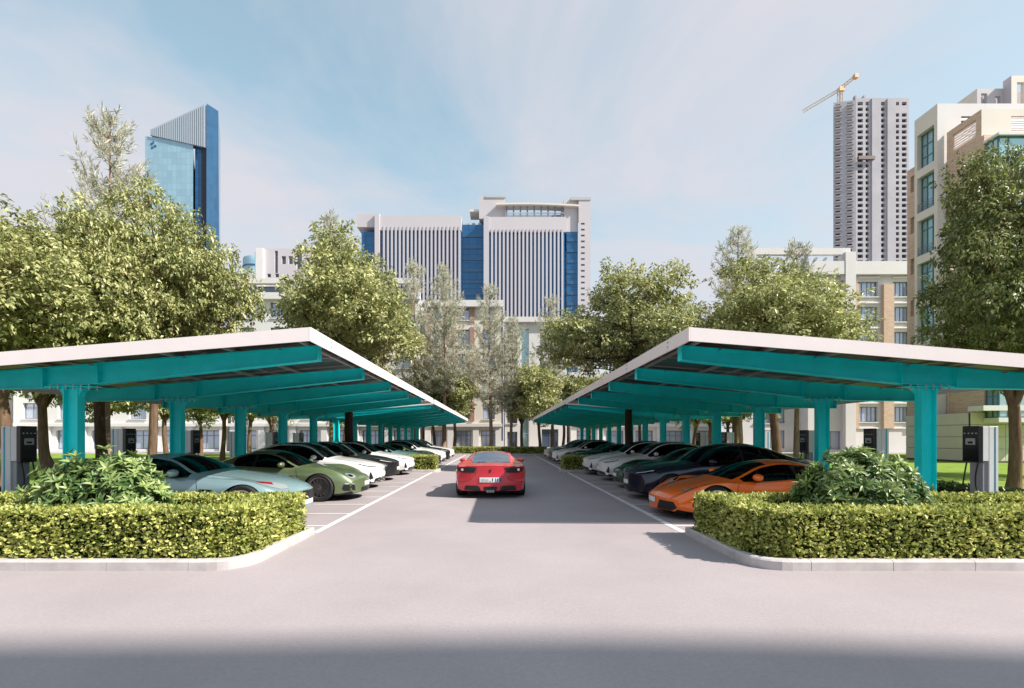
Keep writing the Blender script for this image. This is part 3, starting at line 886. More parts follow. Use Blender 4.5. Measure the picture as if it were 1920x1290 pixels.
def curve(tab):
    k = sorted(tab); return lambda x: pchip(k, [tab[a] for a in k], x)

CARS = {}
CARS['sedan'] = dict(L=4.86, R=.355, ax=(.93, 3.86), tw=.235,
    zt={0: .70, .12: .76, .6: .875, 1.1: .955, 1.42: 1.0, 1.5: 1.025, 2.2: 1.40, 2.6: 1.475, 3.0: 1.475, 3.5: 1.40, 4.1: 1.21, 4.45: 1.09, 4.72: 1.06, 4.86: 1.0},
    zr={0: .66, .6: .85, 1.1: .92, 1.42: .955, 2.15: 1.315, 2.6: 1.395, 3.0: 1.395, 3.5: 1.32, 4.1: 1.13, 4.45: 1.035, 4.86: .96},
    wr={0: .70, .6: .74, 1.1: .75, 1.45: .76, 2.15: .64, 2.6: .60, 3.2: .585, 3.8: .59, 4.4: .66, 4.86: .66},
    zs={0: .56, .3: .70, .6: .80, .93: .855, 1.4: .88, 2.0: .91, 3.0: .95, 3.8: .985, 4.4: .98, 4.86: .90},
    ws={0: .78, .3: .86, .93: .905, 1.5: .90, 2.5: .885, 3.4: .90, 3.9: .905, 4.5: .85, 4.86: .74},
    wm={0: .82, .3: .90, .93: .955, 1.5: .93, 2.4: .925, 3.2: .94, 3.86: .965, 4.5: .91, 4.86: .80},
    zm={0: .45, .93: .62, 2.4: .60, 3.86: .66, 4.86: .62},
    wb={0: .76, .4: .86, .93: .91, 2.4: .90, 3.9: .91, 4.5: .86, 4.86: .74},
    zb={0: .22, .25: .17, 1: .17, 3.9: .18, 4.5: .22, 4.86: .34},
    bow={0: .40, .4: .30, 1.45: .17, 2.2: .09, 2.8: 0, 3.6: -.08, 4.3: -.15, 4.86: -.24},
    wind=(1.5, 2.2), rear=(3.5, 4.42), side=(1.56, 3.98), pillars=[(2.72, 2.79)], roofglass=True, doors=[(1.55, 2.75), (2.77, 3.72)])
CARS['rear_engine_coupe'] = dict(L=4.50, R=.355, ax=(.98, 3.44), tw=.25,
    zt={0: .56, .1: .64, .5: .735, 1.0: .82, 1.38: .885, 1.5: .92, 2.2: 1.235, 2.5: 1.29, 2.8: 1.285, 3.2: 1.20, 3.7: 1.03, 4.1: .915, 4.35: .85, 4.5: .74},
    zr={0: .54, .5: .72, 1.0: .80, 1.45: .872, 2.15: 1.16, 2.5: 1.215, 2.8: 1.21, 3.2: 1.12, 3.7: .97, 4.1: .87, 4.5: .70},
    wr={0: .52, .5: .58, 1.0: .60, 1.5: .69, 2.15: .575, 2.5: .545, 3.0: .54, 3.5: .57, 4.0: .62, 4.5: .55},
    zs={0: .50, .22: .66, .5: .79, .85: .865, 1.2: .865, 1.6: .83, 2.1: .835, 2.7: .86, 3.2: .885, 3.6: .87, 4.1: .80, 4.5: .66},
    ws={0: .66, .3: .74, .98: .80, 1.6: .81, 2.4: .82, 3.0: .85, 3.5: .87, 4.0: .82, 4.5: .66},
    wm={0: .74, .3: .83, .98: .915, 1.6: .885, 2.4: .875, 3.0: .91, 3.44: .945, 4.1: .89, 4.5: .74},
    zm={0: .42, .98: .62, 2.4: .58, 3.44: .64, 4.5: .58},
    wb={0: .70, .4: .82, .98: .87, 2.4: .85, 3.44: .89, 4.1: .84, 4.5: .70},
    zb={0: .20, .3: .15, 1: .15, 3.5: .16, 4.1: .2, 4.5: .34},
    bow={0: .36, .4: .28, 1.5: .18, 2.2: .10, 2.8: 0, 3.6: -.10, 4.5: -.28},
    wind=(1.5, 2.22), rear=(2.86, 3.72), side=(1.56, 3.22), pillars=[(2.62, 2.68)], roofglass=False, doors=[(1.52, 2.72)])
CARS['long_hood_coupe'] = dict(L=4.48, R=.365, ax=(.90, 3.52), tw=.25,
    zt={0: .58, .12: .68, .6: .81, 1.2: .90, 1.62: .95, 1.75: .985, 2.45: 1.26, 2.8: 1.31, 3.1: 1.29, 3.5: 1.16, 3.95: .99, 4.25: .92, 4.48: .84},
    zr={0: .54, .6: .77, 1.2: .86, 1.68: .915, 2.4: 1.185, 2.8: 1.235, 3.1: 1.21, 3.5: 1.08, 3.95: .93, 4.48: .80},
    wr={0: .56, .6: .64, 1.2: .68, 1.72: .74, 2.4: .60, 2.8: .565, 3.2: .56, 3.7: .60, 4.1: .66, 4.48: .60},
    zs={0: .50, .3: .68, .6: .78, .9: .82, 1.4: .83, 2.0: .845, 2.7: .86, 3.3: .90, 3.7: .89, 4.1: .85, 4.48: .74},
    ws={0: .68, .3: .80, .9: .86, 1.6: .86, 2.4: .84, 3.0: .86, 3.5: .89, 4.0: .83, 4.48: .68},
    wm={0: .76, .3: .88, .9: .955, 1.6: .92, 2.4: .895, 3.0: .92, 3.5: .965, 4.1: .90, 4.48: .76},
    zm={0: .42, .9: .62, 2.4: .58, 3.5: .64, 4.48: .58},
    wb={0: .70, .4: .84, .9: .90, 2.4: .87, 3.5: .91, 4.1: .85, 4.48: .72},
    zb={0: .20, .3: .15, 1: .15, 3.5: .16, 4.1: .2, 4.48: .34},
    bow={0: .42, .4: .32, 1.7: .20, 2.4: .10, 2.9: 0, 3.6: -.10, 4.48: -.28},
    wind=(1.75, 2.46), rear=(3.12, 4.0), side=(1.82, 3.45), pillars=[], roofglass=False, doors=[(1.72, 2.95)])
CARS['wedge_coupe'] = dict(L=4.32, R=.345, ax=(.98, 3.52), tw=.26,
    zt={0: .42, .08: .50, .5: .62, .9: .715, 1.18: .785, 1.28: .82, 2.1: 1.12, 2.45: 1.165, 2.8: 1.15, 3.3: 1.04, 3.8: .95, 4.15: .91, 4.32: .84},
    zr={0: .40, .5: .60, .9: .695, 1.22: .765, 2.05: 1.055, 2.45: 1.10, 2.8: 1.08, 3.3: .98, 3.8: .90, 4.32: .80},
    wr={0: .62, .5: .64, .9: .66, 1.25: .72, 2.05: .56, 2.45: .525, 3.0: .53, 3.5: .60, 4.0: .68, 4.32: .66},
    zs={0: .40, .3: .58, .65: .71, .98: .755, 1.4: .735, 2.0: .75, 2.7: .80, 3.3: .86, 3.7: .865, 4.1: .84, 4.32: .78},
    ws={0: .78, .3: .84, .98: .88, 1.6: .86, 2.4: .86, 3.0: .89, 3.5: .91, 4.0: .87, 4.32: .78},
    wm={0: .84, .3: .90, .98: .94, 1.6: .90, 2.4: .90, 3.0: .93, 3.5: .955, 4.1: .91, 4.32: .84},
    zm={0: .32, .98: .56, 2.4: .52, 3.5: .60, 4.32: .58},
    wb={0: .80, .4: .87, .98: .90, 2.4: .88, 3.5: .92, 4.1: .87, 4.32: .80},
    zb={0: .16, .3: .12, 1: .12, 3.5: .13, 4.1: .2, 4.32: .32},
    bow={0: .34, .4: .26, 1.25: .17, 2.1: .10, 2.8: 0, 3.6: -.06, 4.32: -.16},
    wind=(1.28, 2.12), rear=(2.85, 3.55), side=(1.40, 3.25), pillars=[(2.55, 2.62)], roofglass=False, doors=[(1.36, 2.60)])
CARS['mid_engine_coupe'] = dict(L=4.53, R=.355, ax=(1.05, 3.70), tw=.28,
    zt={0: .48, .1: .56, .6: .68, 1.1: .79, 1.35: .84, 1.45: .875, 2.2: 1.16, 2.5: 1.21, 2.85: 1.205, 3.3: 1.10, 3.8: .955, 4.02: .915, 4.3: .905, 4.53: .875},
    zr={0: .46, .6: .67, 1.1: .77, 1.4: .83, 2.15: 1.10, 2.5: 1.15, 2.85: 1.145, 3.3: 1.045, 3.8: .93, 4.1: .895, 4.53: .86},
    wr={0: .56, .6: .62, 1.1: .64, 1.45: .71, 2.15: .60, 2.5: .57, 3.0: .56, 3.5: .57, 4.0: .60, 4.53: .66},
    zs={0: .42, .3: .60, .7: .76, 1.05: .82, 1.4: .80, 2.0: .78, 2.6: .80, 3.2: .87, 3.6: .905, 4.0: .895, 4.3: .865, 4.53: .82},
    ws={0: .72, .3: .78, 1.05: .84, 1.6: .83, 2.4: .82, 3.0: .86, 3.6: .90, 4.1: .89, 4.53: .84},
    wm={0: .80, .3: .87, 1.05: .95, 1.6: .90, 2.4: .88, 3.0: .93, 3.6: .975, 4.1: .965, 4.53: .91},
    zm={0: .34, 1.05: .58, 2.4: .54, 3.6: .66, 4.53: .68},
    wb={0: .74, .4: .85, 1.05: .90, 2.4: .87, 3.6: .92, 4.2: .90, 4.53: .83},
    zb={0: .18, .3: .13, 1: .13, 3.6: .14, 4.2: .15, 4.53: .20},
    bow={0: .36, .4: .28, 1.4: .18, 2.2: .10, 2.8: 0, 3.6: -.06, 4.2: -.11, 4.53: -.20},
    wind=(1.45, 2.24), rear=(2.95, 3.95), side=(1.55, 3.05), pillars=[], roofglass=False, doors=[(1.5, 2.72)])

def car_surface(p):
    L = p['L']
    C = {k: curve(p[k]) for k in ('zt', 'zr', 'wr', 'zs', 'ws', 'wm', 'zm', 'wb', 'zb', 'bow')}
    keys = set([0, .03, .07, L, L - .03, L - .07, p['wind'][0], p['wind'][1], p['rear'][0], p['rear'][1], p['side'][0], p['side'][1]])
    for a, b in p['pillars']: keys |= {a, b}
    st = np.arange(.12, L - .1, .055)
    st = [s for s in st if min(abs(s - k) for k in keys) > .02]
    st = np.array(sorted(list(st) + list(keys)))
    rows = []; strips = None
    for s in st:
        zt, zr, wr, zs, ws, wm, zm, wb, zb, bw = [float(C[k](s)) for k in ('zt', 'zr', 'wr', 'zs', 'ws', 'wm', 'zm', 'wb', 'zb', 'bow')]
        pts = [(0, zb), (wb * .5, zb), (wb * .93, zb + .005), (wb, zb + .05)]
        idx = {}
        for t in (.25, .5, .75, 1.0):                      # up to the widest line
            pts.append((wb + (wm - wb) * math.sin(t * math.pi / 2), zb + .05 + (zm - zb - .05) * t))
        for t in (.2, .4, .6, .8, .92, 1.0):               # widest line to the shoulder
            pts.append((wm + (ws - wm) * (1 - math.cos(t * math.pi / 2)) ** 1.0, zm + (zs - zm) * (math.sin(t * math.pi / 2) * .55 + t * .45)))
        # belt line a little inside the shoulder
        cab = zr - zs
        wbelt = ws - .030; zbelt = zs + min(.022, max(0.0, cab) * .3 + .004)
        if wbelt < wr + .012: wbelt = (ws + wr) / 2
        pts.append((wbelt, zbelt)); idx['belt'] = len(pts) - 1
        w5, z5 = wr + .012, zr - .018
        if z5 < zbelt and cab > 0: z5 = zbelt + .001
        if cab <= 0: z5 = zr + (zbelt - zr) * .15
        for t in (.33, .66, 1.0):
            bul = .018 * math.sin(math.pi * t) * (1 if cab > .08 else 0)
            pts.append((wbelt + (w5 - wbelt) * t + bul, zbelt + (z5 - zbelt) * t))
        idx['rail0'] = len(pts) - 1
        w6 = wr - .045
        def top(y):
            q = y / wr
            return zt - (zt - zr) * (abs(q) ** 2.2)
        pts.append((wr - .012, zr + (top(wr - .012) - zr) * .7))
        pts.append((w6, top(w6))); idx['rail1'] = len(pts) - 1
        for t in (.75, .5, .25, 0):
            pts.append((w6 * t, top(w6 * t)))
        rows.append((s, bw, pts))
    return st, rows, idx

def car_solid(p):
    st, rows, idx = car_surface(p)
    L = p['L']; nP = len(rows[0][2]); verts = []; faces = []; mi = []
    W = max(max(q[0] for q in r[2]) for r in rows)
    def co(s, bw, y, z): return (L / 2 - (s + bw * (abs(y) / W) ** 2.0), y, z)
    ring = []           # per station: list of indices right side bottom->top, left side
    for s, bw, pts in rows:
        rr, ll = [], []
        for k, (y, z) in enumerate(pts):
            verts.append(co(s, bw, y, z)); rr.append(len(verts) - 1)
            if y < 1e-6: ll.append(rr[-1])
            else: verts.append(co(s, bw, -y, z)); ll.append(len(verts) - 1)
        ring.append((rr, ll))
    PAINT, SIDE_G, WIND, REAR, ROOF, DARK = range(6)
    def cls(sm, k):
        a, b = idx['belt'], idx['rail0']
        if k < 3: return DARK
        if a <= k < b and p['side'][0] <= sm <= p['side'][1]:
            for u, v in p['pillars']:
                if u <= sm <= v: return DARK
            return SIDE_G
        if k >= idx['rail1']:
            if p['wind'][0] <= sm <= p['wind'][1]: return WIND
            if p['rear'][0] <= sm <= p['rear'][1]: return REAR
            if p['roofglass'] and p['wind'][1] <= sm <= p['rear'][0]: return ROOF
        return PAINT
    for i in range(len(rows) - 1):
        sm = (rows[i][0] + rows[i + 1][0]) / 2
        for k in range(nP - 1):
            c = cls(sm, k)
            for side in (0, 1):
                A, B = ring[i][side], ring[i + 1][side]
                f = (A[k], B[k], B[k + 1], A[k + 1]) if side == 0 else (A[k + 1], B[k + 1], B[k], A[k])
                f2 = []
                for q in f:
                    if q not in f2: f2.append(q)
                if len(f2) > 2: faces.append(tuple(f2)); mi.append(c)
    # end caps: columns across with the same bow
    for end in (0, len(rows) - 1):
        s, bw, pts = rows[end]; rr, ll = ring[end]
        frac = [1, .85, .7, .5, .3, .1, -.1, -.3, -.5, -.7, -.85, -1]
        prev = None
        for k in range(1, nP - 1):
            y, z = pts[k]; row = []
            for q in frac:
                if q == 1: row.append(rr[k])
                elif q == -1: row.append(ll[k])
                else: verts.append(co(s, bw, y * q, z)); row.append(len(verts) - 1)
            if prev:
                for j in range(len(frac) - 1):
                    f = (prev[j], row[j], row[j + 1], prev[j + 1]); faces.append(f if end else f[::-1]); mi.append(PAINT)
            else:
                for j in range(len(frac) - 1):
                    f = (rr[0], row[j], row[j + 1]); faces.append(f if end else f[::-1]); mi.append(DARK)
            prev = row
        for j in range(len(frac) - 1):
            f = (prev[j], rr[-1], prev[j + 1]); faces.append(f if end else f[::-1]); mi.append(PAINT)
    me = bpy.data.meshes.new('car_solid'); me.from_pydata(verts, [], faces)
    for m in range(6): me.materials.append(MATS['trim_black'])
    me.polygons.foreach_set('material_index', mi)
    bm = bmesh.new(); bm.from_mesh(me); bmesh.ops.remove_doubles(bm, verts=bm.verts, dist=1e-5)
    bmesh.ops.recalc_face_normals(bm, faces=bm.faces); bm.to_mesh(me); bm.free()
    return me

def cut_arches(me, p):
    o = bpy.data.objects.new('tmp', me); COL.objects.link(o)
    L = p['L']; cut = MB(); cut.mi = 5
    for s in p['ax']:
        for sd in (-1, 1):
            x = L / 2 - s; r = p['R'] + .035; n = 36
            y0, y1 = sd * .60, sd * 1.4
            vs = []; 
            for y in (y0, y1):
                for k in range(n):
                    t = 2 * math.pi * k / n; vs.append((x + r * math.cos(t), y, p['R'] - .02 + r * math.sin(t)))
            fs = [tuple(range(n)), tuple(range(n, 2 * n))[::-1]] + [(k, n + k, n + (k + 1) % n, (k + 1) % n) for k in range(n)]
            cut.add(vs, fs)
    cme = cut.mesh('cut', ['trim_black'] * 6); fix_normals(cme)
    c = bpy.data.objects.new('tmpcut', cme); COL.objects.link(c)
    md = o.modifiers.new('b', 'BOOLEAN'); md.operation = 'DIFFERENCE'; md.object = c; md.solver = 'EXACT'
    bpy.context.view_layer.update()
    dg = bpy.context.evaluated_depsgraph_get()
    res = bpy.data.meshes.new_from_object(o.evaluated_get(dg))
    bpy.data.objects.remove(o); bpy.data.objects.remove(c)
    return res

def split_mesh(me, sel, name, mats):
    """sel: function(polygon) -> bool; a new mesh of these faces"""
    vs, fs, mp_ = [], [], {}
    for q in me.polygons:
        if not sel(q): continue
        f = []
        for i in q.vertices:
            if i not in mp_: mp_[i] = len(vs); vs.append(me.vertices[i].co[:])
            f.append(mp_[i])
        fs.append(f)
    if not fs: return None
    m = bpy.data.meshes.new(name); m.from_pydata(vs, [], fs); m.materials.append(MATS[mats])
    soften(m, 32)
    return m

class Body:
    def __init__(self, me):
        bm = bmesh.new(); bm.from_mesh(me); bmesh.ops.triangulate(bm, faces=bm.faces); self.bvh = BVHTree.FromBMesh(bm); bm.free()
    def hit(self, o, d):
        loc, n, i, dist = self.bvh.ray_cast(Vector(o), Vector(d))
        return loc, n
    def project(self, pts, frame, off):
        """frame: (map 2-D point -> ray origin, direction)"""
        out = []; last = None
        for q in pts:
            o, d = frame(q); loc, n = self.hit(o, d)
            if loc is None:
                loc = last if last is not None else Vector(o) + Vector(d) * 2
            else:
                if n.dot(Vector(d)) > 0: n = -n
                loc = loc + n * off
            last = loc; out.append(loc)
        return out
    def patch(self, poly, frame, off=.004, cuts=3):
        bm = bmesh.new()
        vs = [bm.verts.new((a, b, 0)) for a, b in poly]
        bm.faces.new(vs)
        bmesh.ops.triangulate(bm, faces=bm.faces)
        if cuts: bmesh.ops.subdivide_edges(bm, edges=bm.edges, cuts=cuts, use_grid_fill=True)
        bm.verts.ensure_lookup_table()
        loc = self.project([(v.co.x, v.co.y) for v in bm.verts], frame, off)
        for v, l in zip(bm.verts, loc): v.co = l
        me = bpy.data.meshes.new('patch'); bm.to_mesh(me); bm.free()
        me.polygons.foreach_set('use_smooth', [True] * len(me.polygons))
        return me
    def line(self, pts, frame, rad=.005, off=.0):
        dense = []
        for a, b in zip(pts[:-1], pts[1:]):
            n = max(2, int(math.dist(a, b) / .05))
            for i in range(n): dense.append((a[0] + (b[0] - a[0]) * i / n, a[1] + (b[1] - a[1]) * i / n))
        dense.append(pts[-1])
        m = MB(); m.tube(self.project(dense, frame, off), rad, 4); return m.mesh('seam', 'seam')

def side_frame(L, sd): return lambda q: ((L / 2 - q[0], sd * 2.0, q[1]), (0, -sd, 0))
def front_frame(L): return lambda q: ((L / 2 + 1.0, q[0], q[1]), (-1, 0, 0))
def rear_frame(L): return lambda q: ((-L / 2 - 1.0, q[0], q[1]), (1, 0, 0))
def top_frame(L, k=0): return lambda q: ((L / 2 - q[0], q[1], 2.5), (0, 0, -1))
def corner_frame(L, sd, ang=45):
    """looks at a front corner; q = (distance outwards along the corner, z)"""
    a = R(ang); d = Vector((-math.cos(a), -sd * math.sin(a), 0)); e = Vector((-math.sin(a), sd * math.cos(a), 0))
    c = Vector((L / 2 - .45, sd * .55, 0))
    return lambda q: (c - d * 2 + e * q[0] + Vector((0, 0, q[1])), d)

def wheel_meshes(Rw, tw, style):
    t = MB(); hw = tw / 2; rr = Rw * .74
    t.lathe([(rr, -hw * .92), (rr + .02, -hw), (Rw - .03, -hw), (Rw - .008, -hw * .82), (Rw, -hw * .5), (Rw, hw * .5), (Rw - .008, hw * .82), (Rw - .03, hw), (rr + .02, hw), (rr, hw * .92), (rr, -hw * .92)], 40)
    tyre = t.mesh('wheel', 'tyre', smooth=True); soften(tyre, 40)
    r = MB()
    r.lathe([(rr + .002, -hw * .9), (rr - .015, -hw * .9), (rr - .03, -hw * .5), (rr - .03, hw * .6), (rr - .022, hw * .86), (rr + .002, hw * .95), (rr + .004, hw * .7)], 40)
    ns = {'multi': 14, 'five': 10, 'ten': 10}[style]
    for k in range(ns):
        if style == 'five': a = 2 * math.pi * ((k // 2) + (.16 if k % 2 else -.16)) / 5
        else: a = 2 * math.pi * k / ns
        w0, w1 = (.018, .013) if style != 'five' else (.024, .018)
        c, s_ = math.cos(a), math.sin(a)
        def pt(rad, off, y): return (rad * c - off * s_, y, rad * s_ + off * c)
        r0, r1 = .05, rr - .02
        y0, y1 = hw * .62, hw * .80
        r.hexa([pt(r0, -w0, y0 - .02), pt(r0, w0, y0 - .02), pt(r0, w0, y0 + .012), pt(r0, -w0, y0 + .012)],
               [pt(r1, -w1, y1 - .02), pt(r1, w1, y1 - .02), pt(r1, w1, y1 + .008), pt(r1, -w1, y1 + .008)])
    r.lathe([(0, hw * .70), (.045, hw * .70), (.062, hw * .62), (.062, hw * .3)], 16)
    rim = r.mesh('rim', 'rim_dark'); soften(rim, 40)
    d = MB(); d.lathe([(0, hw * .18), (rr * .80, hw * .18), (rr * .80, hw * .05), (0, hw * .05)], 28)
    d.lathe([(0, -hw * .2), (rr - .01, -hw * .2)], 28)
    disc = d.mesh('brake_disc', 'brake')
    return tyre, rim, disc

def sphere_mesh(name, m, sx, sy, sz, n=12):
    b = MB(); prof = [(math.sin(math.pi * i / n), -math.cos(math.pi * i / n)) for i in range(n + 1)]
    b.lathe([(max(1e-4, r), h) for r, h in prof], 16, axis='x')
    b.v = [(x * sx, y * sy, z * sz) for x, y, z in b.v]
    return b.mesh(name, m, smooth=True)

KITS = {}
def car_kit(kind):
    """all meshes of a kind of car, made once"""
    if kind in KITS: return KITS[kind]
    p = CARS[kind]; L = p['L']
    solid = car_solid(p); B = Body(solid); me = cut_arches(solid, p)
    K = []          # (name, mesh, material or None for paint, parent key, location, rotation)
    def put(key, name, mesh, m, parent=None, loc=None, rot=None):
        if mesh is None: return
        mesh.materials.clear(); mesh.materials.append(MATS[m if m != 'PAINT' else 'trim_black'])
        K.append((key, name, mesh, m, parent, loc, rot))
    put('body', 'body', split_mesh(me, lambda q: q.material_index == 0, 'body', 'trim_black'), 'PAINT')
    put('under', 'underbody', split_mesh(me, lambda q: q.material_index == 5, 'underbody', 'trim_black'), 'trim_black')
    mids = [0] + [(a + b) / 2 for a, b in p['pillars']] + [99]
    for sd in (-1, 1):
        for a, b in zip(mids[:-1], mids[1:]):
            put('sw', 'side_window', split_mesh(me, lambda q: q.material_index == 1 and q.center.y * sd > 0 and a <= L / 2 - q.center.x < b, 'side_window', 'car_glass'), 'car_glass_dark' if kind == 'sedan' else 'car_glass')
    put('ws', 'windscreen', split_mesh(me, lambda q: q.material_index == 2, 'windscreen', 'car_glass'), 'car_glass')
    put('rw', 'rear_window', split_mesh(me, lambda q: q.material_index == 3, 'rear_window', 'car_glass'), 'car_glass')
    put('rf', 'roof_panel', split_mesh(me, lambda q: q.material_index == 4, 'roof_panel', 'gloss_black'), 'gloss_black')
    # cabin lining, dashboard and seats
    it = MB(); cw = .72; s0, s1 = p['wind'][0] + .35, p['rear'][0] + .35; hz = p['zs'][min(p['zs'], key=lambda k: abs(k - 2.4))]
    it.box(L / 2 - s1, L / 2 - s0 + .25, -cw, cw, .24, .34)
    it.box(L / 2 - s0 - .05, L / 2 - s0 + .22, -cw + .02, cw - .02, .34, hz - .05)
    for sd in (-1, 1): it.box(L / 2 - s1, L / 2 - s0 + .2, min(sd * cw, sd * (cw + .04)), max(sd * cw, sd * (cw + .04)), .3, hz - .03)
    it.box(L / 2 - s1 - .05, L / 2 - s1, -cw, cw, .3, hz)
    put('in', 'interior', it.mesh('interior', 'interior'), 'interior')
    zt = max(p['zt'].values())
    def seat():
        b = MB()
        b.hexa([(-.25, -.23, .34), (.27, -.23, .34), (.27, .23, .34), (-.25, .23, .34)], [(-.25, -.25, .46), (.27, -.24, .50), (.27, .24, .50), (-.25, .25, .46)])
        b.hexa([(-.34, -.25, .44), (-.20, -.24, .44), (-.20, .24, .44), (-.34, .25, .44)], [(-.50, -.20, zt - .33), (-.41, -.19, zt - .33), (-.41, .19, zt - .33), (-.50, .20, zt - .33)])
        b.hexa([(-.52, -.12, zt - .31), (-.43, -.12, zt - .31), (-.43, .12, zt - .31), (-.52, .12, zt - .31)], [(-.54, -.10, zt - .15), (-.47, -.10, zt - .15), (-.47, .10, zt - .15), (-.54, .10, zt - .15)])
        return b.mesh('seat', 'seat_fabric')
    sx = L / 2 - (p['wind'][1] + .42)
    for yy in (-.38, .38): put('seat', 'seat', seat(), 'seat_fabric', None, (sx, yy, 0))
    swb = MB(); swb.tube([(0.0, .17 * math.cos(t), .17 * math.sin(t)) for t in np.linspace(0, 2 * math.pi, 20)], .014, 6)
    put('steer', 'steering_wheel', swb.mesh('steering_wheel', 'interior'), 'interior', None, (L / 2 - p['wind'][0] - .62, .38, hz - .02), (0, R(-25), 0))
    # wheels
    style = {'sedan': 'five', 'rear_engine_coupe': 'multi', 'long_hood_coupe': 'ten', 'wedge_coupe': 'ten', 'mid_engine_coupe': 'five'}[kind]
    ty, rim, dk = wheel_meshes(p['R'], p['tw'], style)
    for i, s in enumerate(p['ax']):
        for sd in (-1, 1):
            wm = float(curve(p['wm'])(s)) - (.02 if i else .03)
            key = 'wheel%d%d' % (i, sd)
            K.append((key, 'wheel', ty, 'tyre', None, (L / 2 - s, sd * (wm - p['tw'] / 2), p['R']), (0, 0, 0 if sd > 0 else math.pi)))
            K.append((key + 'r', 'rim', rim, 'RIM', key, None, None)); K.append((key + 'd', 'brake_disc', dk, 'brake', key, None, None))
    # door seams and handles
    for sd in (-1, 1):
        fr = side_frame(L, sd)
        for di, (a, b) in enumerate(p['doors']):
            zb_, zs_ = .26, lambda s: float(curve(p['zs'])(s)) + .0
            pts = [(a + .06, zs_(a)), (a, .62), (a + .06, .36), (a + .16, zb_), (b - .1, zb_), (b, .42), (b + .03, zs_(b))]
            put('seam', 'door_seam', B.line(pts, fr), 'seam')
            h0 = b - .24; hz_ = zs_(b) - .10
            put('dh', 'door_handle', B.patch([(h0, hz_ - .012), (h0 + .19, hz_ - .008), (h0 + .19, hz_ + .012), (h0, hz_ + .014)], fr, .010, 1), 'PAINT' if kind != 'mid_engine_coupe' else 'trim_black')
        # mirrors
        ms = p['wind'][0] + (.42 if kind != 'wedge_coupe' else .46); mz = float(curve(p['zs'])(ms)) + .11; mw = float(curve(p['ws'])(ms)) + .09
        put('mir%d' % sd, 'door_mirror', sphere_mesh('door_mirror', 'trim_black', .085, .125, .072), 'PAINT', None, (L / 2 - ms, sd * mw, mz))
        st_ = MB(); st_.box(-.03, .03, -.1, .1, -.09, -.045); put('mst', 'mirror_arm', st_.mesh('mirror_arm', 'trim_black'), 'trim_black', 'mir%d' % sd, (0, -sd * .07, 0))
        # sill trim
        put('sill', 'sill', B.patch([(p['ax'][0] + .48, .17), (p['ax'][1] - .48, .17), (p['ax'][1] - .5, .235), (p['ax'][0] + .5, .235)], fr, .006, 3), 'trim_black')
    # bonnet shut lines
    zt_ = curve(p['zt'])
    tf = top_frame(L)
    for sd in (-1, 1):
        put('seam', 'bonnet_seam', B.line([(.35, sd * .50), (.7, sd * .62), (p['wind'][0] - .12, sd * .66)], tf, .004), 'seam')
    F = front_frame(L); Rr = rear_frame(L)
    def mir(poly, sd): return [(sd * a, b) for a, b in poly][::sd]
    if kind == 'sedan':
        for sd in (-1, 1):
            cf = corner_frame(L, sd, 35)
            put('hl%d' % sd, 'headlight', B.patch([(-.22, .675), (.02, .70), (.22, .755), (.30, .80), (.20, .785), (-.02, .735), (-.22, .705)], cf, .006, 4), 'gloss_black')
            put('hl2', 'lamp_strip', B.patch([(-.20, .695), (.02, .722), (.20, .772), (.19, .781), (0, .733), (-.20, .704)], cf, .011, 3), 'lamp_white', 'hl%d' % sd)
            put('vent', 'bumper_vent', B.patch([(-.10, .34), (.05, .30), (.10, .36), (.07, .50), (.02, .56), (-.03, .46)], cf, .006, 3), 'trim_black')
        put('gr', 'lower_grille', B.patch([(-.62, .23), (.62, .23), (.56, .33), (.30, .36), (-.30, .36), (-.56, .33)], F, .006, 4), 'trim_black')
        put('bd', 'front_badge', B.patch([(-.05, .58), (0, .55), (.05, .58), (.04, .62), (0, .635), (-.04, .62)], F, .006, 1), 'chrome')
        put('np', 'number_plate', B.patch([(-.22, .40), (.22, .40), (.22, .51), (-.22, .51)], F, .012, 2), 'plate_white')
        put('lip', 'splitter', B.patch([(-.74, .175), (.74, .175), (.74, .205), (-.74, .205)], F, .02, 5), 'trim_black')
        put('tl', 'tail_light', B.patch([(-.68, .86), (.68, .86), (.66, .92), (-.66, .92)], Rr, .006, 5), 'lamp_red')
    if kind == 'rear_engine_coupe':
        for sd in (-1, 1):
            pts = [(.355 + .145 * math.cos(t), .70 + .115 * math.sin(t)) for t in np.linspace(0, 2 * math.pi, 17)[:-1]]
            a = R(28)
            frm = (lambda sd: lambda q: (Vector((L / 2 + .6, sd * (.30 + (q[0] - .355) * 1.0 + .34), q[1] + .35)), Vector((-.90, -sd * .12, -.42)).normalized()))(sd)
            put('hl%d' % sd, 'headlight', B.patch(pts, frm, .006, 3), 'lamp_lens')
            pts2 = [(.355 + .07 * math.cos(t), .70 + .06 * math.sin(t)) for t in np.linspace(0, 2 * math.pi, 13)[:-1]]
            put('hl2', 'projector_lens', B.patch(pts2, frm, .012, 2), 'gloss_black', 'hl%d' % sd)
            cf = corner_frame(L, sd, 40)
            put('int%d' % sd, 'air_intake', B.patch([(-.16, .27), (.13, .27), (.17, .33), (.14, .43), (-.02, .44), (-.14, .40)], cf, .006, 3), 'trim_black')
            put('slat', 'intake_lamp', B.patch([(-.12, .425), (.12, .435), (.12, .46), (-.12, .45)], cf, .010, 2), 'lamp_lens')
        put('gr', 'lower_grille', B.patch([(-.40, .22), (.40, .22), (.36, .33), (-.36, .33)], F, .006, 4), 'trim_black')
        put('np', 'number_plate', B.patch([(-.22, .37), (.22, .37), (.22, .47), (-.22, .47)], F, .012, 2), 'plate_white')
        put('tl', 'tail_light', B.patch([(-.62, .68), (.62, .68), (.60, .72), (-.60, .72)], Rr, .006, 5), 'lamp_red')
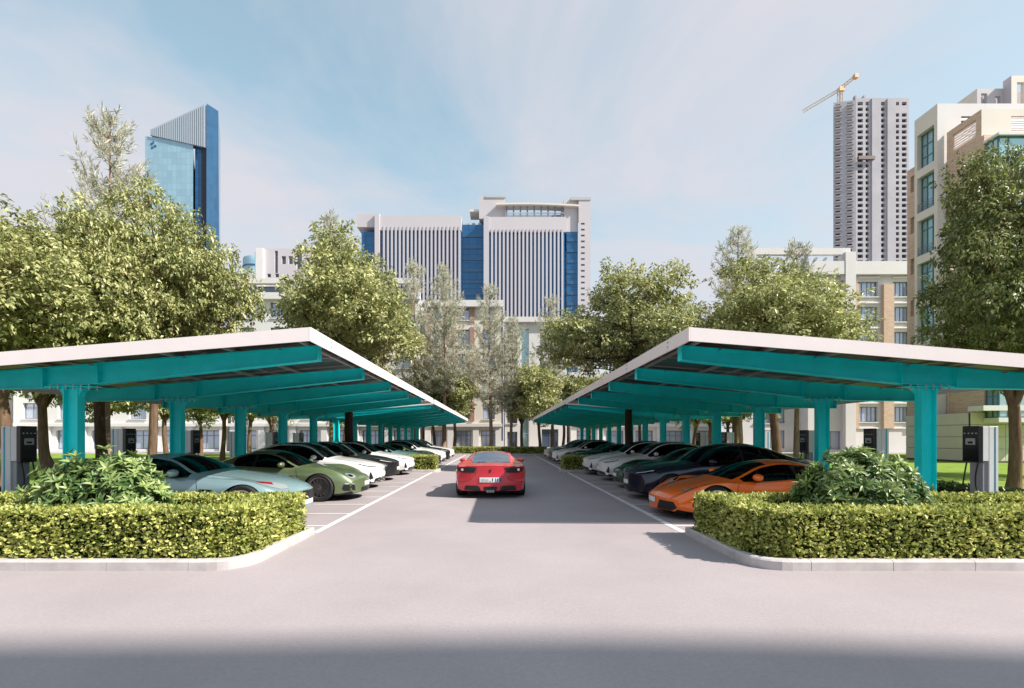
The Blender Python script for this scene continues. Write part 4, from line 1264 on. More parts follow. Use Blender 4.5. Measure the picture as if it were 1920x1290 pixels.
    if kind == 'long_hood_coupe':
        for sd in (-1, 1):
            cf = corner_frame(L, sd, 58)
            put('hl%d' % sd, 'headlight', B.patch([(-.26, .615), (-.10, .62), (.16, .69), (.36, .765), (.30, .775), (.05, .745), (-.20, .69)], cf, .006, 4), 'lamp_lens')
            put('hl2', 'lamp_bezel', B.patch([(.02, .70), (.20, .735), (.34, .768), (.26, .768), (.05, .742)], cf, .011, 3), 'lamp_red', 'hl%d' % sd)
            fr = side_frame(L, sd)
            put('vent', 'side_vent', B.patch([(1.42, .615), (1.66, .605), (1.70, .63), (1.68, .655), (1.44, .645)], fr, .006, 2), 'gloss_black')
            put('ventt', 'vent_trim', B.patch([(1.62, .612), (1.68, .612), (1.69, .648), (1.63, .648)], fr, .011, 1), 'chrome')
            put('int', 'air_intake', B.patch([(-.2, .25), (.10, .25), (.12, .36), (.02, .42), (-.16, .36)], cf, .006, 3), 'trim_black')
        put('gr', 'grille', B.patch([(-.36, .34), (.36, .34), (.42, .44), (.34, .55), (-.34, .55), (-.42, .44)], F, .006, 4), 'trim_black')
        put('np', 'number_plate', B.patch([(-.22, .27), (.22, .27), (.22, .36), (-.22, .36)], F, .014, 2), 'plate_white')
        put('tl', 'tail_light', B.patch([(-.62, .72), (.62, .72), (.60, .78), (-.60, .78)], Rr, .006, 5), 'lamp_red')
    if kind == 'wedge_coupe':
        for sd in (-1, 1):
            cf = corner_frame(L, sd, 50)
            frm = (lambda sd: lambda q: (Vector((L / 2 - q[0], sd * q[1], 2.0)), Vector((0, 0, -1))))(sd)
            put('hl%d' % sd, 'headlight', B.patch([(.40, .56), (.62, .70), (.80, .80), (.86, .80), (.84, .74), (.66, .62), (.50, .53)][::sd], frm, .007, 4), 'lamp_lens')
            put('hl2', 'lamp_bezel', B.patch([(.70, .70), (.82, .79), (.87, .80), (.84, .735), (.74, .67)][::sd], frm, .012, 2), 'gloss_black', 'hl%d' % sd)
            put('int', 'air_intake', B.patch([(.26, .17), (.68, .17), (.80, .24), (.72, .35), (.34, .355)] if sd > 0 else [(-.26, .17), (-.34, .355), (-.72, .35), (-.80, .24), (-.68, .17)], F, .006, 4), 'trim_black')
            fr = side_frame(L, sd)
            put('scoop', 'side_scoop', B.patch([(2.72, .45), (2.95, .40), (3.05, .50), (3.02, .66), (2.90, .72)], fr, .006, 2), 'trim_black')
            put('louv', 'fender_louvre', B.patch([(.50, .27), (.54, .27), (.56, .46), (.53, .46)], fr, .006, 1), 'trim_black')
        put('lip', 'splitter', B.patch([(-.80, .125), (.80, .125), (.80, .15), (-.80, .15)], F, .02, 5), 'trim_black')
        put('np', 'number_plate', B.patch([(-.20, .285), (.20, .285), (.20, .385), (-.20, .385)], F, .014, 2), 'plate_white')
        put('tl', 'tail_light', B.patch([(-.70, .70), (.70, .70), (.68, .76), (-.68, .76)], Rr, .006, 5), 'lamp_red')
    if kind == 'mid_engine_coupe':
        for sd in (-1, 1):
            po = lambda l: [(sd * a, b) for a, b in l][::sd]
            put('tl%d' % sd, 'tail_light_recess', B.patch(po([(.42, .685), (.74, .680), (.86, .72), (.90, .82), (.80, .835), (.38, .83)]), Rr, .006, 4), 'trim_black')
            c = [(.745 + .058 * math.cos(t), .765 + .058 * math.sin(t)) for t in np.linspace(0, 2 * math.pi, 19)[:-1]]
            put('tl2', 'tail_light', B.patch(po(c), Rr, .016, 2), 'lamp_red', 'tl%d' % sd)
            c = [(.745 + .034 * math.cos(t), .765 + .034 * math.sin(t)) for t in np.linspace(0, 2 * math.pi, 15)[:-1]]
            put('tl3', 'reverse_light', B.patch(po(c), Rr, .022, 2), 'lamp_white', 'tl%d' % sd)
            put('df%d' % sd, 'diffuser_opening', B.patch(po([(.24, .20), (.66, .20), (.70, .245), (.66, .345), (.34, .345), (.28, .30)]), Rr, .006, 4), 'trim_black')
            put('arch', 'rear_shut_line', B.line([(sd * .93, .44), (sd * .60, .46), (sd * .40, .62), (sd * .36, .84)] , Rr, .0045), 'seam')
            # quarter glass beside the rear screen
            fr = side_frame(L, sd)
            put('hd', 'headlight', B.patch([(.45, .60), (.80, .70), (1.05, .80), (.95, .80), (.6, .70)], fr, .006, 3), 'lamp_lens')
        put('cen', 'centre_grille', B.patch([(-.17, .215), (.17, .215), (.18, .32), (-.18, .32)], Rr, .008, 3), 'trim_black')
        put('npl', 'number_plate_recess', B.patch([(-.32, .415), (.32, .415), (.30, .585), (-.30, .585)], Rr, .005, 3), 'PAINT')
        put('np', 'number_plate', B.patch([(-.28, .435), (.28, .435), (.28, .565), (-.28, .565)], Rr, .016, 3), 'plate_white')
        put('npb', 'plate_band', B.patch([(-.28, .437), (-.235, .437), (-.235, .563), (-.28, .563)], Rr, .019, 2), 'plate_blue', 'np')
        # plate characters, read from behind the car (left of the picture is +y here)
        for i, (x, w) in enumerate([(.235, .085), (.13, .085), (.02, .03), (-.045, .05), (-.12, .05), (-.18, .02), (-.20, .02)]):
            segs = {0: [(0, .05, 1, .8)], 1: [(0, .05, 1, .7)], 2: [(0, 0, 1, .2)], 3: [(.1, 0, .5, 1)], 4: [(.2, 0, .55, 1)], 5: [(0, 0, 1, .9)], 6: [(0, 0, .1, .1)]}[i]
            for (u0, v0, u1, v1) in segs:
                put('ch', 'plate_character', B.patch([(x - w * u0, .455 + .09 * v0), (x - w * u1, .455 + .09 * v0), (x - w * u1, .455 + .09 * v1), (x - w * u0, .455 + .09 * v1)][::-1], Rr, .0195, 0), 'plate_smudge' if i < 2 else 'seam', 'np')
        horse = [(.010, .665), (.002, .69), (-.012, .715), (-.004, .735), (-.020, .75), (-.030, .782), (-.014, .775), (-.006, .79), (.004, .772), (.012, .752), (.030, .758), (.036, .775), (.040, .752), (.028, .735), (.022, .715), (.034, .695), (.024, .665), (.016, .695)]
        put('em', 'rear_emblem', B.patch([(a * 1.25, b) for a, b in horse], Rr, .006, 0), 'trim_black')
        put('spo', 'tail_edge', B.line([(-.82, .845), (-.4, .862), (0, .866), (.4, .862), (.82, .845)], Rr, .006), 'PAINT')
        for x in (-.07, .0, .07):
            ex = MB(); ex.lathe([(.036, 0), (.042, 0), (.042, .12), (.036, .12), (.034, .02), (.0, .02)], 14, axis='x', c=(-L / 2 - .035, x + 0, .2))
            put('ex', 'exhaust_pipe', ex.mesh('exhaust_pipe', 'chrome'), 'chrome')
        put('dif', 'diffuser', B.patch([(-.72, .165), (.72, .165), (.72, .205), (-.72, .205)], Rr, .012, 4), 'trim_black')
    KITS[kind] = K
    return K

def car(kind, name, x, y, rz, paint_mat, label, rim='rim_dark', group='cars parked under the canopies', cat='car', glass=None):
    K = car_kit(kind)
    root = empty(name, (x, y, 0.002), rz); tag(root, label, cat, group)
    made = {}
    for key, nm, mesh, m, par, loc, rot in K:
        o = bpy.data.objects.new(nm, mesh); COL.objects.link(o)
        o.parent = made[par] if par else root
        if loc is not None: o.location = loc
        if rot is not None: o.rotation_euler = rot
        use = {'PAINT': paint_mat, 'RIM': rim}.get(m)
        if glass and m in ('car_glass', 'car_glass_dark'): use = glass
        if use:
            o.material_slots[0].link = 'OBJECT'; o.material_slots[0].material = MATS[use]
        made[key] = o
    return root

paint('paint_pale_blue', (0.225, 0.335, 0.360), metallic=.25)
paint('paint_sage', (0.135, 0.180, 0.088), metallic=.3)
paint('paint_white', (0.70, 0.69, 0.70), metallic=0)
paint('paint_black', (0.014, 0.013, 0.014), metallic=.2)
paint('paint_teal', (0.16, 0.30, 0.29), metallic=.25)
paint('paint_orange', (0.88, 0.155, 0.008), metallic=.1)
paint('paint_navy', (0.010, 0.014, 0.036), metallic=.3)
paint('paint_green', (0.010, 0.055, 0.026), metallic=.3)
paint('paint_silver', (0.50, 0.50, 0.54), metallic=.5)
paint('paint_red', (0.62, 0.022, 0.040), metallic=.05)

def park(s, kind, name, y, pm, label, nose=3.32, rim='rim_dark', glass=None, dy=0):
    L = CARS[kind]['L']
    return car(kind, name, s * (nose + L / 2), y, 0 if s < 0 else math.pi, pm, label, rim, glass=glass)

PITCH = 2.70
row = [('long_hood_coupe', 'parked_coupe', 'paint_pale_blue', 'pale blue coupe parked first behind the left front hedge', 3.95, 'rim_silver'),
       ('rear_engine_coupe', 'parked_coupe', 'paint_sage', 'sage green coupe with dark many spoke wheel, second car in the left row', 3.58, 'rim_dark'),
       ('sedan', 'parked_sedan', 'paint_white', 'white sedan parked beside the sage green coupe, third in the left row', 3.80, 'rim_dark'),
       ('sedan', 'parked_sedan', 'paint_black', 'black sedan parked between two white sedans in the left row', 3.90, 'rim_silver'),
       ('sedan', 'parked_sedan', 'paint_white', 'white sedan parked just before the short hedge block in the left row', 3.80, 'rim_dark')]
for i, (k, n, pm, lb, nose, rim) in enumerate(row):
    park(-1, k, n, 10.0 + PITCH * i - (.28 if i == 0 else 0), pm, lb, nose, rim)
row = [('long_hood_coupe', 'parked_coupe', 'paint_teal', 'grey teal coupe parked just behind the short hedge block on the left', 3.4, 'rim_silver'),
       ('rear_engine_coupe', 'parked_coupe', 'paint_sage', 'sage green coupe parked far down the left row beyond the hedge block', 3.35, 'rim_dark'),
       ('sedan', 'parked_sedan', 'paint_white', 'white sedan beside the far sage green coupe in the left row', 3.4, 'rim_dark'),
       ('sedan', 'parked_sedan', 'paint_black', 'black sedan far down the left row between the last white cars', 3.4, 'rim_dark'),
       ('sedan', 'parked_sedan', 'paint_white', 'last white sedan at the far end of the left row', 3.4, 'rim_dark')]
for i, (k, n, pm, lb, nose, rim) in enumerate(row):
    park(-1, k, n, 23.95 + 2.77 * i, pm, lb, nose, rim)
row = [('wedge_coupe', 'parked_sports_car', 'paint_orange', 'orange wedge shaped sports car parked first behind the right front hedge', 3.24, 'rim_silver'),
       ('sedan', 'parked_sedan', 'paint_navy', 'dark navy sedan parked beside the orange sports car', 3.40, 'rim_silver'),
       ('rear_engine_coupe', 'parked_coupe', 'paint_green', 'dark green coupe parked between the navy sedan and a white sedan', 3.76, 'rim_dark'),
       ('sedan', 'parked_sedan', 'paint_white', 'white sedan parked beside the dark green coupe in the right row', 3.79, 'rim_dark'),
       ('sedan', 'parked_sedan', 'paint_white', 'white sedan parked just before the short hedge block in the right row', 3.69, 'rim_dark')]
for i, (k, n, pm, lb, nose, rim) in enumerate(row):
    park(1, k, n, 10.0 + PITCH * i, pm, lb, nose, rim)
row = [('long_hood_coupe', 'parked_coupe', 'paint_navy', 'navy coupe parked just behind the short hedge block on the right', 3.3, 'rim_silver'),
       ('rear_engine_coupe', 'parked_coupe', 'paint_green', 'dark green coupe parked beyond the hedge block in the right row', 3.69, 'rim_dark'),
       ('sedan', 'parked_sedan', 'paint_white', 'white sedan parked beside the far dark green coupe in the right row', 3.3, 'rim_dark'),
       ('sedan', 'parked_sedan', 'paint_black', 'black sedan far down the right row between the last light cars', 3.3, 'rim_dark'),
       ('sedan', 'parked_sedan', 'paint_silver', 'last silver sedan at the far end of the right row', 3.3, 'rim_dark')]
for i, (k, n, pm, lb, nose, rim) in enumerate(row):
    park(1, k, n, 23.95 + 2.77 * i, pm, lb, nose, rim)
# the red car driving away
car('mid_engine_coupe', 'sports_car', -0.25, 12.45 + 4.53 / 2, R(90), 'paint_red', 'red sports car driving away down the middle of the road', 'rim_dark', group=None, glass='car_glass_pale')

# ================================================================== buildings
mat('wall_white', (0.66, 0.63, 0.625), rough=0.8, var=0.03, var_scale=.5)
mat('wall_cream', (0.66, 0.60, 0.53), rough=0.8, var=0.04, var_scale=.6)
mat('wall_grey', (0.42, 0.42, 0.43), rough=0.8, var=0.04)
mat('frame_teal', (0.05, 0.14, 0.16), rough=0.4)
mat('frame_white', (0.70, 0.70, 0.72), rough=0.5)
mat('frame_grey', (0.16, 0.18, 0.22), rough=0.5)
mat('pane_teal', (0.34, 0.50, 0.54), rough=0.06, metallic=0.35, coat=0.6)
mat('pane_sky', (0.42, 0.47, 0.60), rough=0.08, metallic=0.25, coat=0.6)  # reflected sky put into the base colour
mat('pane_dark', (0.10, 0.13, 0.19), rough=0.06, metallic=0.3, coat=0.6)
mat('cladding', (0.60, 0.54, 0.47), rough=0.8, var=0.06, var_scale=.8)
mat('cladding_green', (0.52, 0.55, 0.49), rough=0.5, var=0.04)
mat('louvre_dark', (0.13, 0.09, 0.08), rough=0.6)
def brick_mat(name, c1, c2, mortar, scale=1.0):
    m = bpy.data.materials.new(name); m.use_nodes = True; nt = m.node_tree; b = nt.nodes['Principled BSDF']
    t = nt.nodes.new('ShaderNodeTexCoord'); mpn = nt.nodes.new('ShaderNodeMapping'); nt.links.new(t.outputs['Object'], mpn.inputs[0])
    # walls stand along x or y: use x+y as the running direction
    sp = nt.nodes.new('ShaderNodeSeparateXYZ'); nt.links.new(mpn.outputs[0], sp.inputs[0])
    ad = nt.nodes.new('ShaderNodeMath'); ad.operation = 'ADD'; nt.links.new(sp.outputs['X'], ad.inputs[0]); nt.links.new(sp.outputs['Y'], ad.inputs[1])
    cb = nt.nodes.new('ShaderNodeCombineXYZ'); nt.links.new(ad.outputs[0], cb.inputs['X']); nt.links.new(sp.outputs['Z'], cb.inputs['Y'])
    br = nt.nodes.new('ShaderNodeTexBrick'); nt.links.new(cb.outputs[0], br.inputs['Vector'])
    br.inputs['Color1'].default_value = (*c1, 1); br.inputs['Color2'].default_value = (*c2, 1); br.inputs['Mortar'].default_value = (*mortar, 1)
    br.inputs['Scale'].default_value = 1.0 / scale; br.inputs['Brick Width'].default_value = .42; br.inputs['Row Height'].default_value = .14; br.inputs['Mortar Size'].default_value = .012
    nt.links.new(br.outputs['Color'], b.inputs['Base Color']); b.inputs['Roughness'].default_value = .85
    MATS[name] = m
brick_mat('brick_tan', (0.60, 0.41, 0.29), (0.50, 0.33, 0.23), (0.62, 0.53, 0.45))
brick_mat('brick_red', (0.36, 0.18, 0.13), (0.28, 0.14, 0.11), (0.45, 0.38, 0.34))

def wall(name, O, u, W, H, ops, m, parent, depth=.22, thick=None):
    """wall face from O along u (2-D), outward normal (u.y, -u.x), with real openings (u0, u1, v0, v1)"""
    n = (u[1], -u[0])
    us = sorted(set([0, W] + [a for o in ops for a in o[:2]])); vs = sorted(set([0, H] + [a for o in ops for a in o[2:4]]))
    mb = MB()
    def P(a, b, d=0): return (O[0] + u[0] * a - n[0] * d, O[1] + u[1] * a - n[1] * d, O[2] + b)
    for i in range(len(us) - 1):
        for j in range(len(vs) - 1):
            c = ((us[i] + us[i + 1]) / 2, (vs[j] + vs[j + 1]) / 2)
            if any(o[0] < c[0] < o[1] and o[2] < c[1] < o[3] for o in ops): continue
            mb.add([P(us[i], vs[j]), P(us[i + 1], vs[j]), P(us[i + 1], vs[j + 1]), P(us[i], vs[j + 1])], [(0, 1, 2, 3)])
    for (a, b, c, d) in [o[:4] for o in ops]:
        for (p, q) in (((a, c), (b, c)), ((b, c), (b, d)), ((b, d), (a, d)), ((a, d), (a, c))):
            mb.add([P(*p), P(*q), P(*q, depth), P(*p, depth)], [(0, 3, 2, 1)])
    return mb.build(name, m, parent)

def window(O, u, op, parent, nx=2, nz=2, frame='frame_white', pane='pane_sky', depth=.22, bar=.05, sill=None, name='window', rail=None):
    n = (u[1], -u[0]); a, b, c, d = op[:4]
    def P(s, t, q): return (O[0] + u[0] * s - n[0] * q, O[1] + u[1] * s - n[1] * q, O[2] + t)
    mb = MB()
    def blk(s0, s1, t0, t1, q0, q1):
        mb.hexa([P(s0, t0, q0), P(s1, t0, q0), P(s1, t0, q1), P(s0, t0, q1)], [P(s0, t1, q0), P(s1, t1, q0), P(s1, t1, q1), P(s0, t1, q1)])
    q0, q1 = depth - .07, depth - .005
    blk(a, b, c, c + bar, q0, q1); blk(a, b, d - bar, d, q0, q1); blk(a, a + bar, c + bar, d - bar, q0, q1); blk(b - bar, b, c + bar, d - bar, q0, q1)
    xs = nx if isinstance(nx, (list, tuple)) else [k / nx for k in range(1, nx)]
    zs = nz if isinstance(nz, (list, tuple)) else [k / nz for k in range(1, nz)]
    for k in xs:
        s = a + (b - a) * k; blk(s - bar * .4, s + bar * .4, c + bar, d - bar, q0 + .008, q1)
    for k in zs:
        t = c + (d - c) * k; blk(a + bar, b - bar, t - bar * .4, t + bar * .4, q0 + .014, q1)
    o = mb.build(name, frame, parent, fixn=True)
    g = MB(); g.add([P(a, c, depth - .02), P(b, c, depth - .02), P(b, d, depth - .02), P(a, d, depth - .02)], [(0, 1, 2, 3)])
    g.build('pane', pane, o)
    if sill:
        s_ = MB(); mbx = s_
        mbx.hexa([P(a - .08, c - .10, -sill), P(b + .08, c - .10, -sill), P(b + .08, c - .10, .0), P(a - .08, c - .10, .0)], [P(a - .08, c - .005, -sill), P(b + .08, c - .005, -sill), P(b + .08, c - .005, .0), P(a - .08, c - .005, .0)])
        s_.build('sill', 'wall_white', o, fixn=True)
    if rail:
        r_ = MB()
        for i in range(4):
            t = c + .06 + rail * i / 3.0
            r_.hexa([P(a, t, .0), P(b, t, .0), P(b, t, .03), P(a, t, .03)], [P(a, t + .035, .0), P(b, t + .035, .0), P(b, t + .035, .03), P(a, t + .035, .03)])
        r_.build('railing', 'frame_grey', o, fixn=True)
    return o

def block(name, x0, x1, y0, y1, z0, z1, m, parent, smooth=False):
    b = MB(); b.box(x0, x1, y0, y1, z0, z1); return b.build(name, m, parent)

# ------------------------------------------------------------------ right: beige apartment building, close
def right_near():
    loc = Vector((34.0, 33.0, 0)); root = empty('apartment_building', loc)
    tag(root, 'tall beige and brick apartment building with teal windows at the right edge', 'building')
    def rel(x, y, z): return (x - loc.x, y - loc.y, z)
    # white frame tower facing the driveway
    X, Y0, Y1, H = 30.4, 32.6, 34.4, 24.7
    ops = []; 
    for k in range(7):
        z1 = 23.55 - 3.12 * k; z0 = z1 - 2.55
        ops.append((.22, 1.55, z0, z1))
    O = rel(X, Y1, 0); u = (0, -1)
    wall('wall', O, u, Y1 - Y0, H, ops, 'wall_cream', root, depth=.38)
    for k, o in enumerate(ops):
        window(O, u, o, root, nx=3, nz=3 if k == 0 else [.72], frame='frame_teal', pane='pane_teal', depth=.38, bar=.07, rail=None if k == 0 else .5)
    wall('wall', rel(X, Y0, 0), (1, 0), 6.2, H, [(1.65, 3.3, 22.35, 23.95)], 'wall_white', root)
    for i in range(5):
        block('louvre', X + 1.65 - loc.x, X + 3.3 - loc.x, Y0 + .04 - loc.y, Y0 + .14 - loc.y, 22.4 + i * .32, 22.55 + i * .32, 'fascia_white', root)
    block('louvre_backing', X + 1.6 - loc.x, X + 3.4 - loc.x, Y0 + .24 - loc.y, Y0 + .3 - loc.y, 22.3, 24.0, 'louvre_dark', root)
    block('roof_slab', X - .0 - loc.x, X + 6.2 - loc.x, Y0 - loc.y + .003, Y1 - loc.y, H, H + .12, 'wall_white', root)
    block('core', X + .42 - loc.x, X + 14 - loc.x, Y0 + .32 - loc.y, Y1 - .05 - loc.y, 0, H - .6, 'wall_cream', root)
    block('rear_wing', 38.0 - loc.x, X + 14 - loc.x, Y1 - loc.y, Y1 + 8 - loc.y, 0, 21.6, 'wall_cream', root)
    # thin brick strip behind the frame tower
    wall('wall', rel(30.9, 35.6, 0), (0, -1), 1.18, 21.8, [(.3, .8, 20.0 - 3.1 * k, 21.2 - 3.1 * k) for k in range(5)], 'brick_tan', root)
    block('strip_core', 31.2 - loc.x, 38 - loc.x, 34.45 - loc.y, 35.6 - loc.y, 0, 21.7, 'wall_cream', root)
    # brick wing, closer, with a pierced parapet and a glazed bay
    XB, YB, HB = 31.0, 30.2, 22.75
    O = rel(XB, 32.55, 0)
    wall('wall', O, (0, -1), 2.35, HB, [(.45, 2.0, 21.2, 22.3)], 'brick_tan', root)
    for i in range(6):
        block('parapet_grille', XB + .05 - loc.x, XB + .13 - loc.x, 32.1 - 1.55 - loc.y, 32.1 - loc.y, 21.27 + i * .17, 21.37 + i * .17, 'fascia_white', root)
    ops = [(.9, 4.3, 20.2 - 3.1 * k - 1.9, 20.2 - 3.1 * k) for k in range(6)] + [(1.9, 6.4, 21.25, 22.3)]
    O2 = rel(XB, YB, 0)
    wall('wall', O2, (1, 0), 12.0, HB, ops, 'wall_cream', root)
    block('core', XB + .3 - loc.x, XB + 11.8 - loc.x, YB + .3 - loc.y, 32.6 + 2 - loc.y, 0, 21.0, 'wall_cream', root)
    for i in range(7):
        block('louvre', XB + 1.9 - loc.x, XB + 6.4 - loc.x, YB + .03 - loc.y, YB + .13 - loc.y, 21.28 + i * .15, 21.36 + i * .15, 'fascia_white', root)
    block('brick_pier', XB + .002 - loc.x, XB + .85 - loc.x, YB - .16 - loc.y, YB - .003 - loc.y, 3.3, 21.0, 'brick_tan', root)
    # bays
    for k in range(6):
        z1 = 20.4 - 3.1 * k; z0 = z1 - 2.05
        bay = empty('bay_window'); bay.parent = root
        xa, xb = XB + .05, XB + 3.6; yf = YB - 1.0
        # slab top and bottom
        block('bay_slab', xa - .12 - loc.x, xb + .12 - loc.x, yf - .12 - loc.y, YB - .17 - loc.y, z1, z1 + .16, 'wall_white', bay)
        block('bay_slab', xa - .12 - loc.x, xb + .12 - loc.x, yf - .12 - loc.y, YB - .17 - loc.y, z0 - .28, z0, 'wall_white', bay)
        OO = rel(xa, yf, 0)
        window(OO, (1, 0), (0, xb - xa, z0, z1), bay, nx=[.19, .52, .80], nz=[.34], frame='frame_teal', pane='pane_teal', depth=.1, bar=.08)
        window(rel(xa, YB - .18, 0), (0, -1), (0, .80, z0, z1), bay, nx=2, nz=3, frame='frame_teal', pane='pane_teal', depth=.1, bar=.06)
    # sloping roof pergola
    for i in range(6):
        b = MB(); y = YB + .3 + i * .42 - loc.y
        b.hexa([(34.6 - loc.x, y, 22.9), (34.6 - loc.x, y + .14, 22.9), (34.6 - loc.x, y + .14, 23.1), (34.6 - loc.x, y, 23.1)], [(42 - loc.x, y, 25.6), (42 - loc.x, y + .14, 25.6), (42 - loc.x, y + .14, 25.8), (42 - loc.x, y, 25.8)])
        b.build('pergola_bar', 'wall_white', root, fixn=True)
    b = MB()
    b.hexa([(34.3 - loc.x, YB - .15 - loc.y, 22.8), (34.3 - loc.x, YB + .1 - loc.y, 22.8), (34.3 - loc.x, YB + .1 - loc.y, 23.2), (34.3 - loc.x, YB - .15 - loc.y, 23.2)],
           [(42 - loc.x, YB - .15 - loc.y, 25.6), (42 - loc.x, YB + .1 - loc.y, 25.6), (42 - loc.x, YB + .1 - loc.y, 26.0), (42 - loc.x, YB - .15 - loc.y, 26.0)])
    b.build('pergola_rafter', 'wall_white', root, fixn=True)
    # ground floor cladding panels, with open joints
    block('wall', 30.28 - loc.x, 30.9 - loc.x, 30.30 - loc.y, 34.9 - loc.y, 0, 3.2, 'louvre_dark', root)
    for i in range(2):
        for j in range(4):
            y0 = 30.28 + i * 2.32; z0 = .12 + j * .78
            block('cladding_panel', 30.20 - loc.x, 30.275 - loc.x, y0 - loc.y, y0 + 2.29 - loc.y, z0, z0 + .75, 'cladding', root)
    for i in range(5):
        for j in range(4):
            x0 = 30.22 + i * 2.2; z0 = .12 + j * .78
            block('cladding_panel', x0 - loc.x, x0 + 2.17 - loc.x, 30.06 - loc.y, 30.14 - loc.y, z0, z0 + .75, 'cladding_green' if i else 'cladding', root)
    block('canopy_slab', 30.1 - loc.x, 43 - loc.x, 29.2 - loc.y, 30.19 - loc.y, 3.3, 3.62, 'wall_white', root)
    # balcony with rails above it
    for i in range(6):
        block('balcony_rail', 33.2 - loc.x, 40 - loc.x, 29.28 - loc.y, 29.32 - loc.y, 3.75 + i * .17, 3.79 + i * .17, 'frame_teal', root)
    for x in (33.2, 35.5, 37.8, 40):
        block('balcony_post', x - .03 - loc.x, x + .03 - loc.x, 29.25 - loc.y, 29.35 - loc.y, 3.62, 4.75, 'frame_teal', root)
    return root
right_near()

# ------------------------------------------------------------------ right: white apartment block, middle distance
def right_mid():
    loc = Vector((40.0, 51.0, 0)); root = empty('apartment_building', loc)
    tag(root, 'white mid rise apartment block with brick window strips behind the right trees', 'building')
    x0, y0 = 33.5, 51.0; W, H = 19.0, 20.4
    O = (x0 - loc.x, y0 - loc.y, 0); ops = []
    zc = [2.75 + 2.72 * k for k in range(6)]
    for c0, c1 in ((5.4, 7.6), (9.2, 11.0), (13.6, 15.6)):
        for z in zc: ops.append((c0, c1, z + .55, z + 2.2))
    ops += [(.6, 3.6, .3, 2.3)]
    wall('wall', O, (1, 0), W, H, ops, 'wall_white', root, depth=.3)
    for o in ops[:-1]: window(O, (1, 0), o, root, nx=[.28, .55, .75], nz=1, frame='frame_grey', pane='pane_sky', depth=.3, bar=.07, sill=.16)
    window(O, (1, 0), ops[-1], root, nx=3, nz=1, frame='frame_grey', pane='pane_sky', depth=.3)
    for c0, c1 in ((4.85, 5.33), (8.0, 9.1), (11.1, 11.7)):
        block('brick_pier', O[0] + c0, O[0] + c1, O[1] - .32, O[1] - .003, 2.6, 18.2, 'brick_tan', root)
    for k in range(7):
        z = 2.75 + 2.72 * k
        block('floor_band', O[0] + 5.36, O[0] + 7.7, O[1] - .14, O[1] - .003, z - .18, z - .02, 'fascia_white', root)
        block('floor_band', O[0] + 9.14, O[0] + 11.06, O[1] - .14, O[1] - .003, z - .18, z - .02, 'fascia_white', root)
    block('corner_pier', O[0] + 3.7, O[0] + 4.8, O[1] - .55, O[1] - .004, 0, 21.6, 'wall_white', root)
    block('parapet', O[0] - .2, O[0] + W, O[1] - .5, O[1] - .005, 19.2, 20.6, 'wall_white', root)
    wall('wall', (O[0], O[1] + 12, 0), (0, -1), 12, H, [], 'wall_white', root)
    block('roof', O[0] + .01, O[0] + W, O[1] + .31, O[1] + 12, 20.0, 20.38, 'wall_grey', root)
    # left stair wing with roof frame
    xl = -6.4
    wall('wall', (O[0] + xl, O[1] + 1.2, 0), (1, 0), 6.4, 18.6, [(1.2, 4.6, .4, 2.4)] + [(1.2, 4.6, 3.2 + 2.72 * k, 5.0 + 2.72 * k) for k in range(5)], 'wall_white', root)
    for k in range(5): window((O[0] + xl, O[1] + 1.2, 0), (1, 0), (1.2, 4.6, 3.2 + 2.72 * k, 5.0 + 2.72 * k), root, nx=4, nz=1, frame='frame_grey', pane='pane_sky', sill=.15)
    window((O[0] + xl, O[1] + 1.2, 0), (1, 0), (1.2, 4.6, .4, 2.4), root, nx=4, nz=1, frame='frame_grey', pane='pane_sky')
    block('roof_frame', O[0] + xl, O[0] + 4.4, O[1] - .3, O[1] + .2, 21.4, 22.1, 'wall_white', root)
    block('roof_frame', O[0] + 3.4, O[0] + 4.4, O[1] - .31, O[1] + .21, 18.6, 21.39, 'wall_white', root)
    block('roof_frame', O[0] + xl, O[0] + xl + .6, O[1] - .31, O[1] + .21, 17.6, 21.39, 'wall_white', root)
    for i in range(7):
        b = MB(); xa = O[0] + xl + 1.0 + i * 1.05
        b.hexa([(xa, O[1] + .3, 19.0), (xa + .25, O[1] + .3, 19.0), (xa + .25, O[1] + .6, 19.0), (xa, O[1] + .6, 19.0)], [(xa + 1.2, O[1] + .3, 21.3), (xa + 1.45, O[1] + .3, 21.3), (xa + 1.45, O[1] + .6, 21.3), (xa + 1.2, O[1] + .6, 21.3)])
        b.build('roof_slat', 'wall_white', root, fixn=True)
    return root
right_mid()

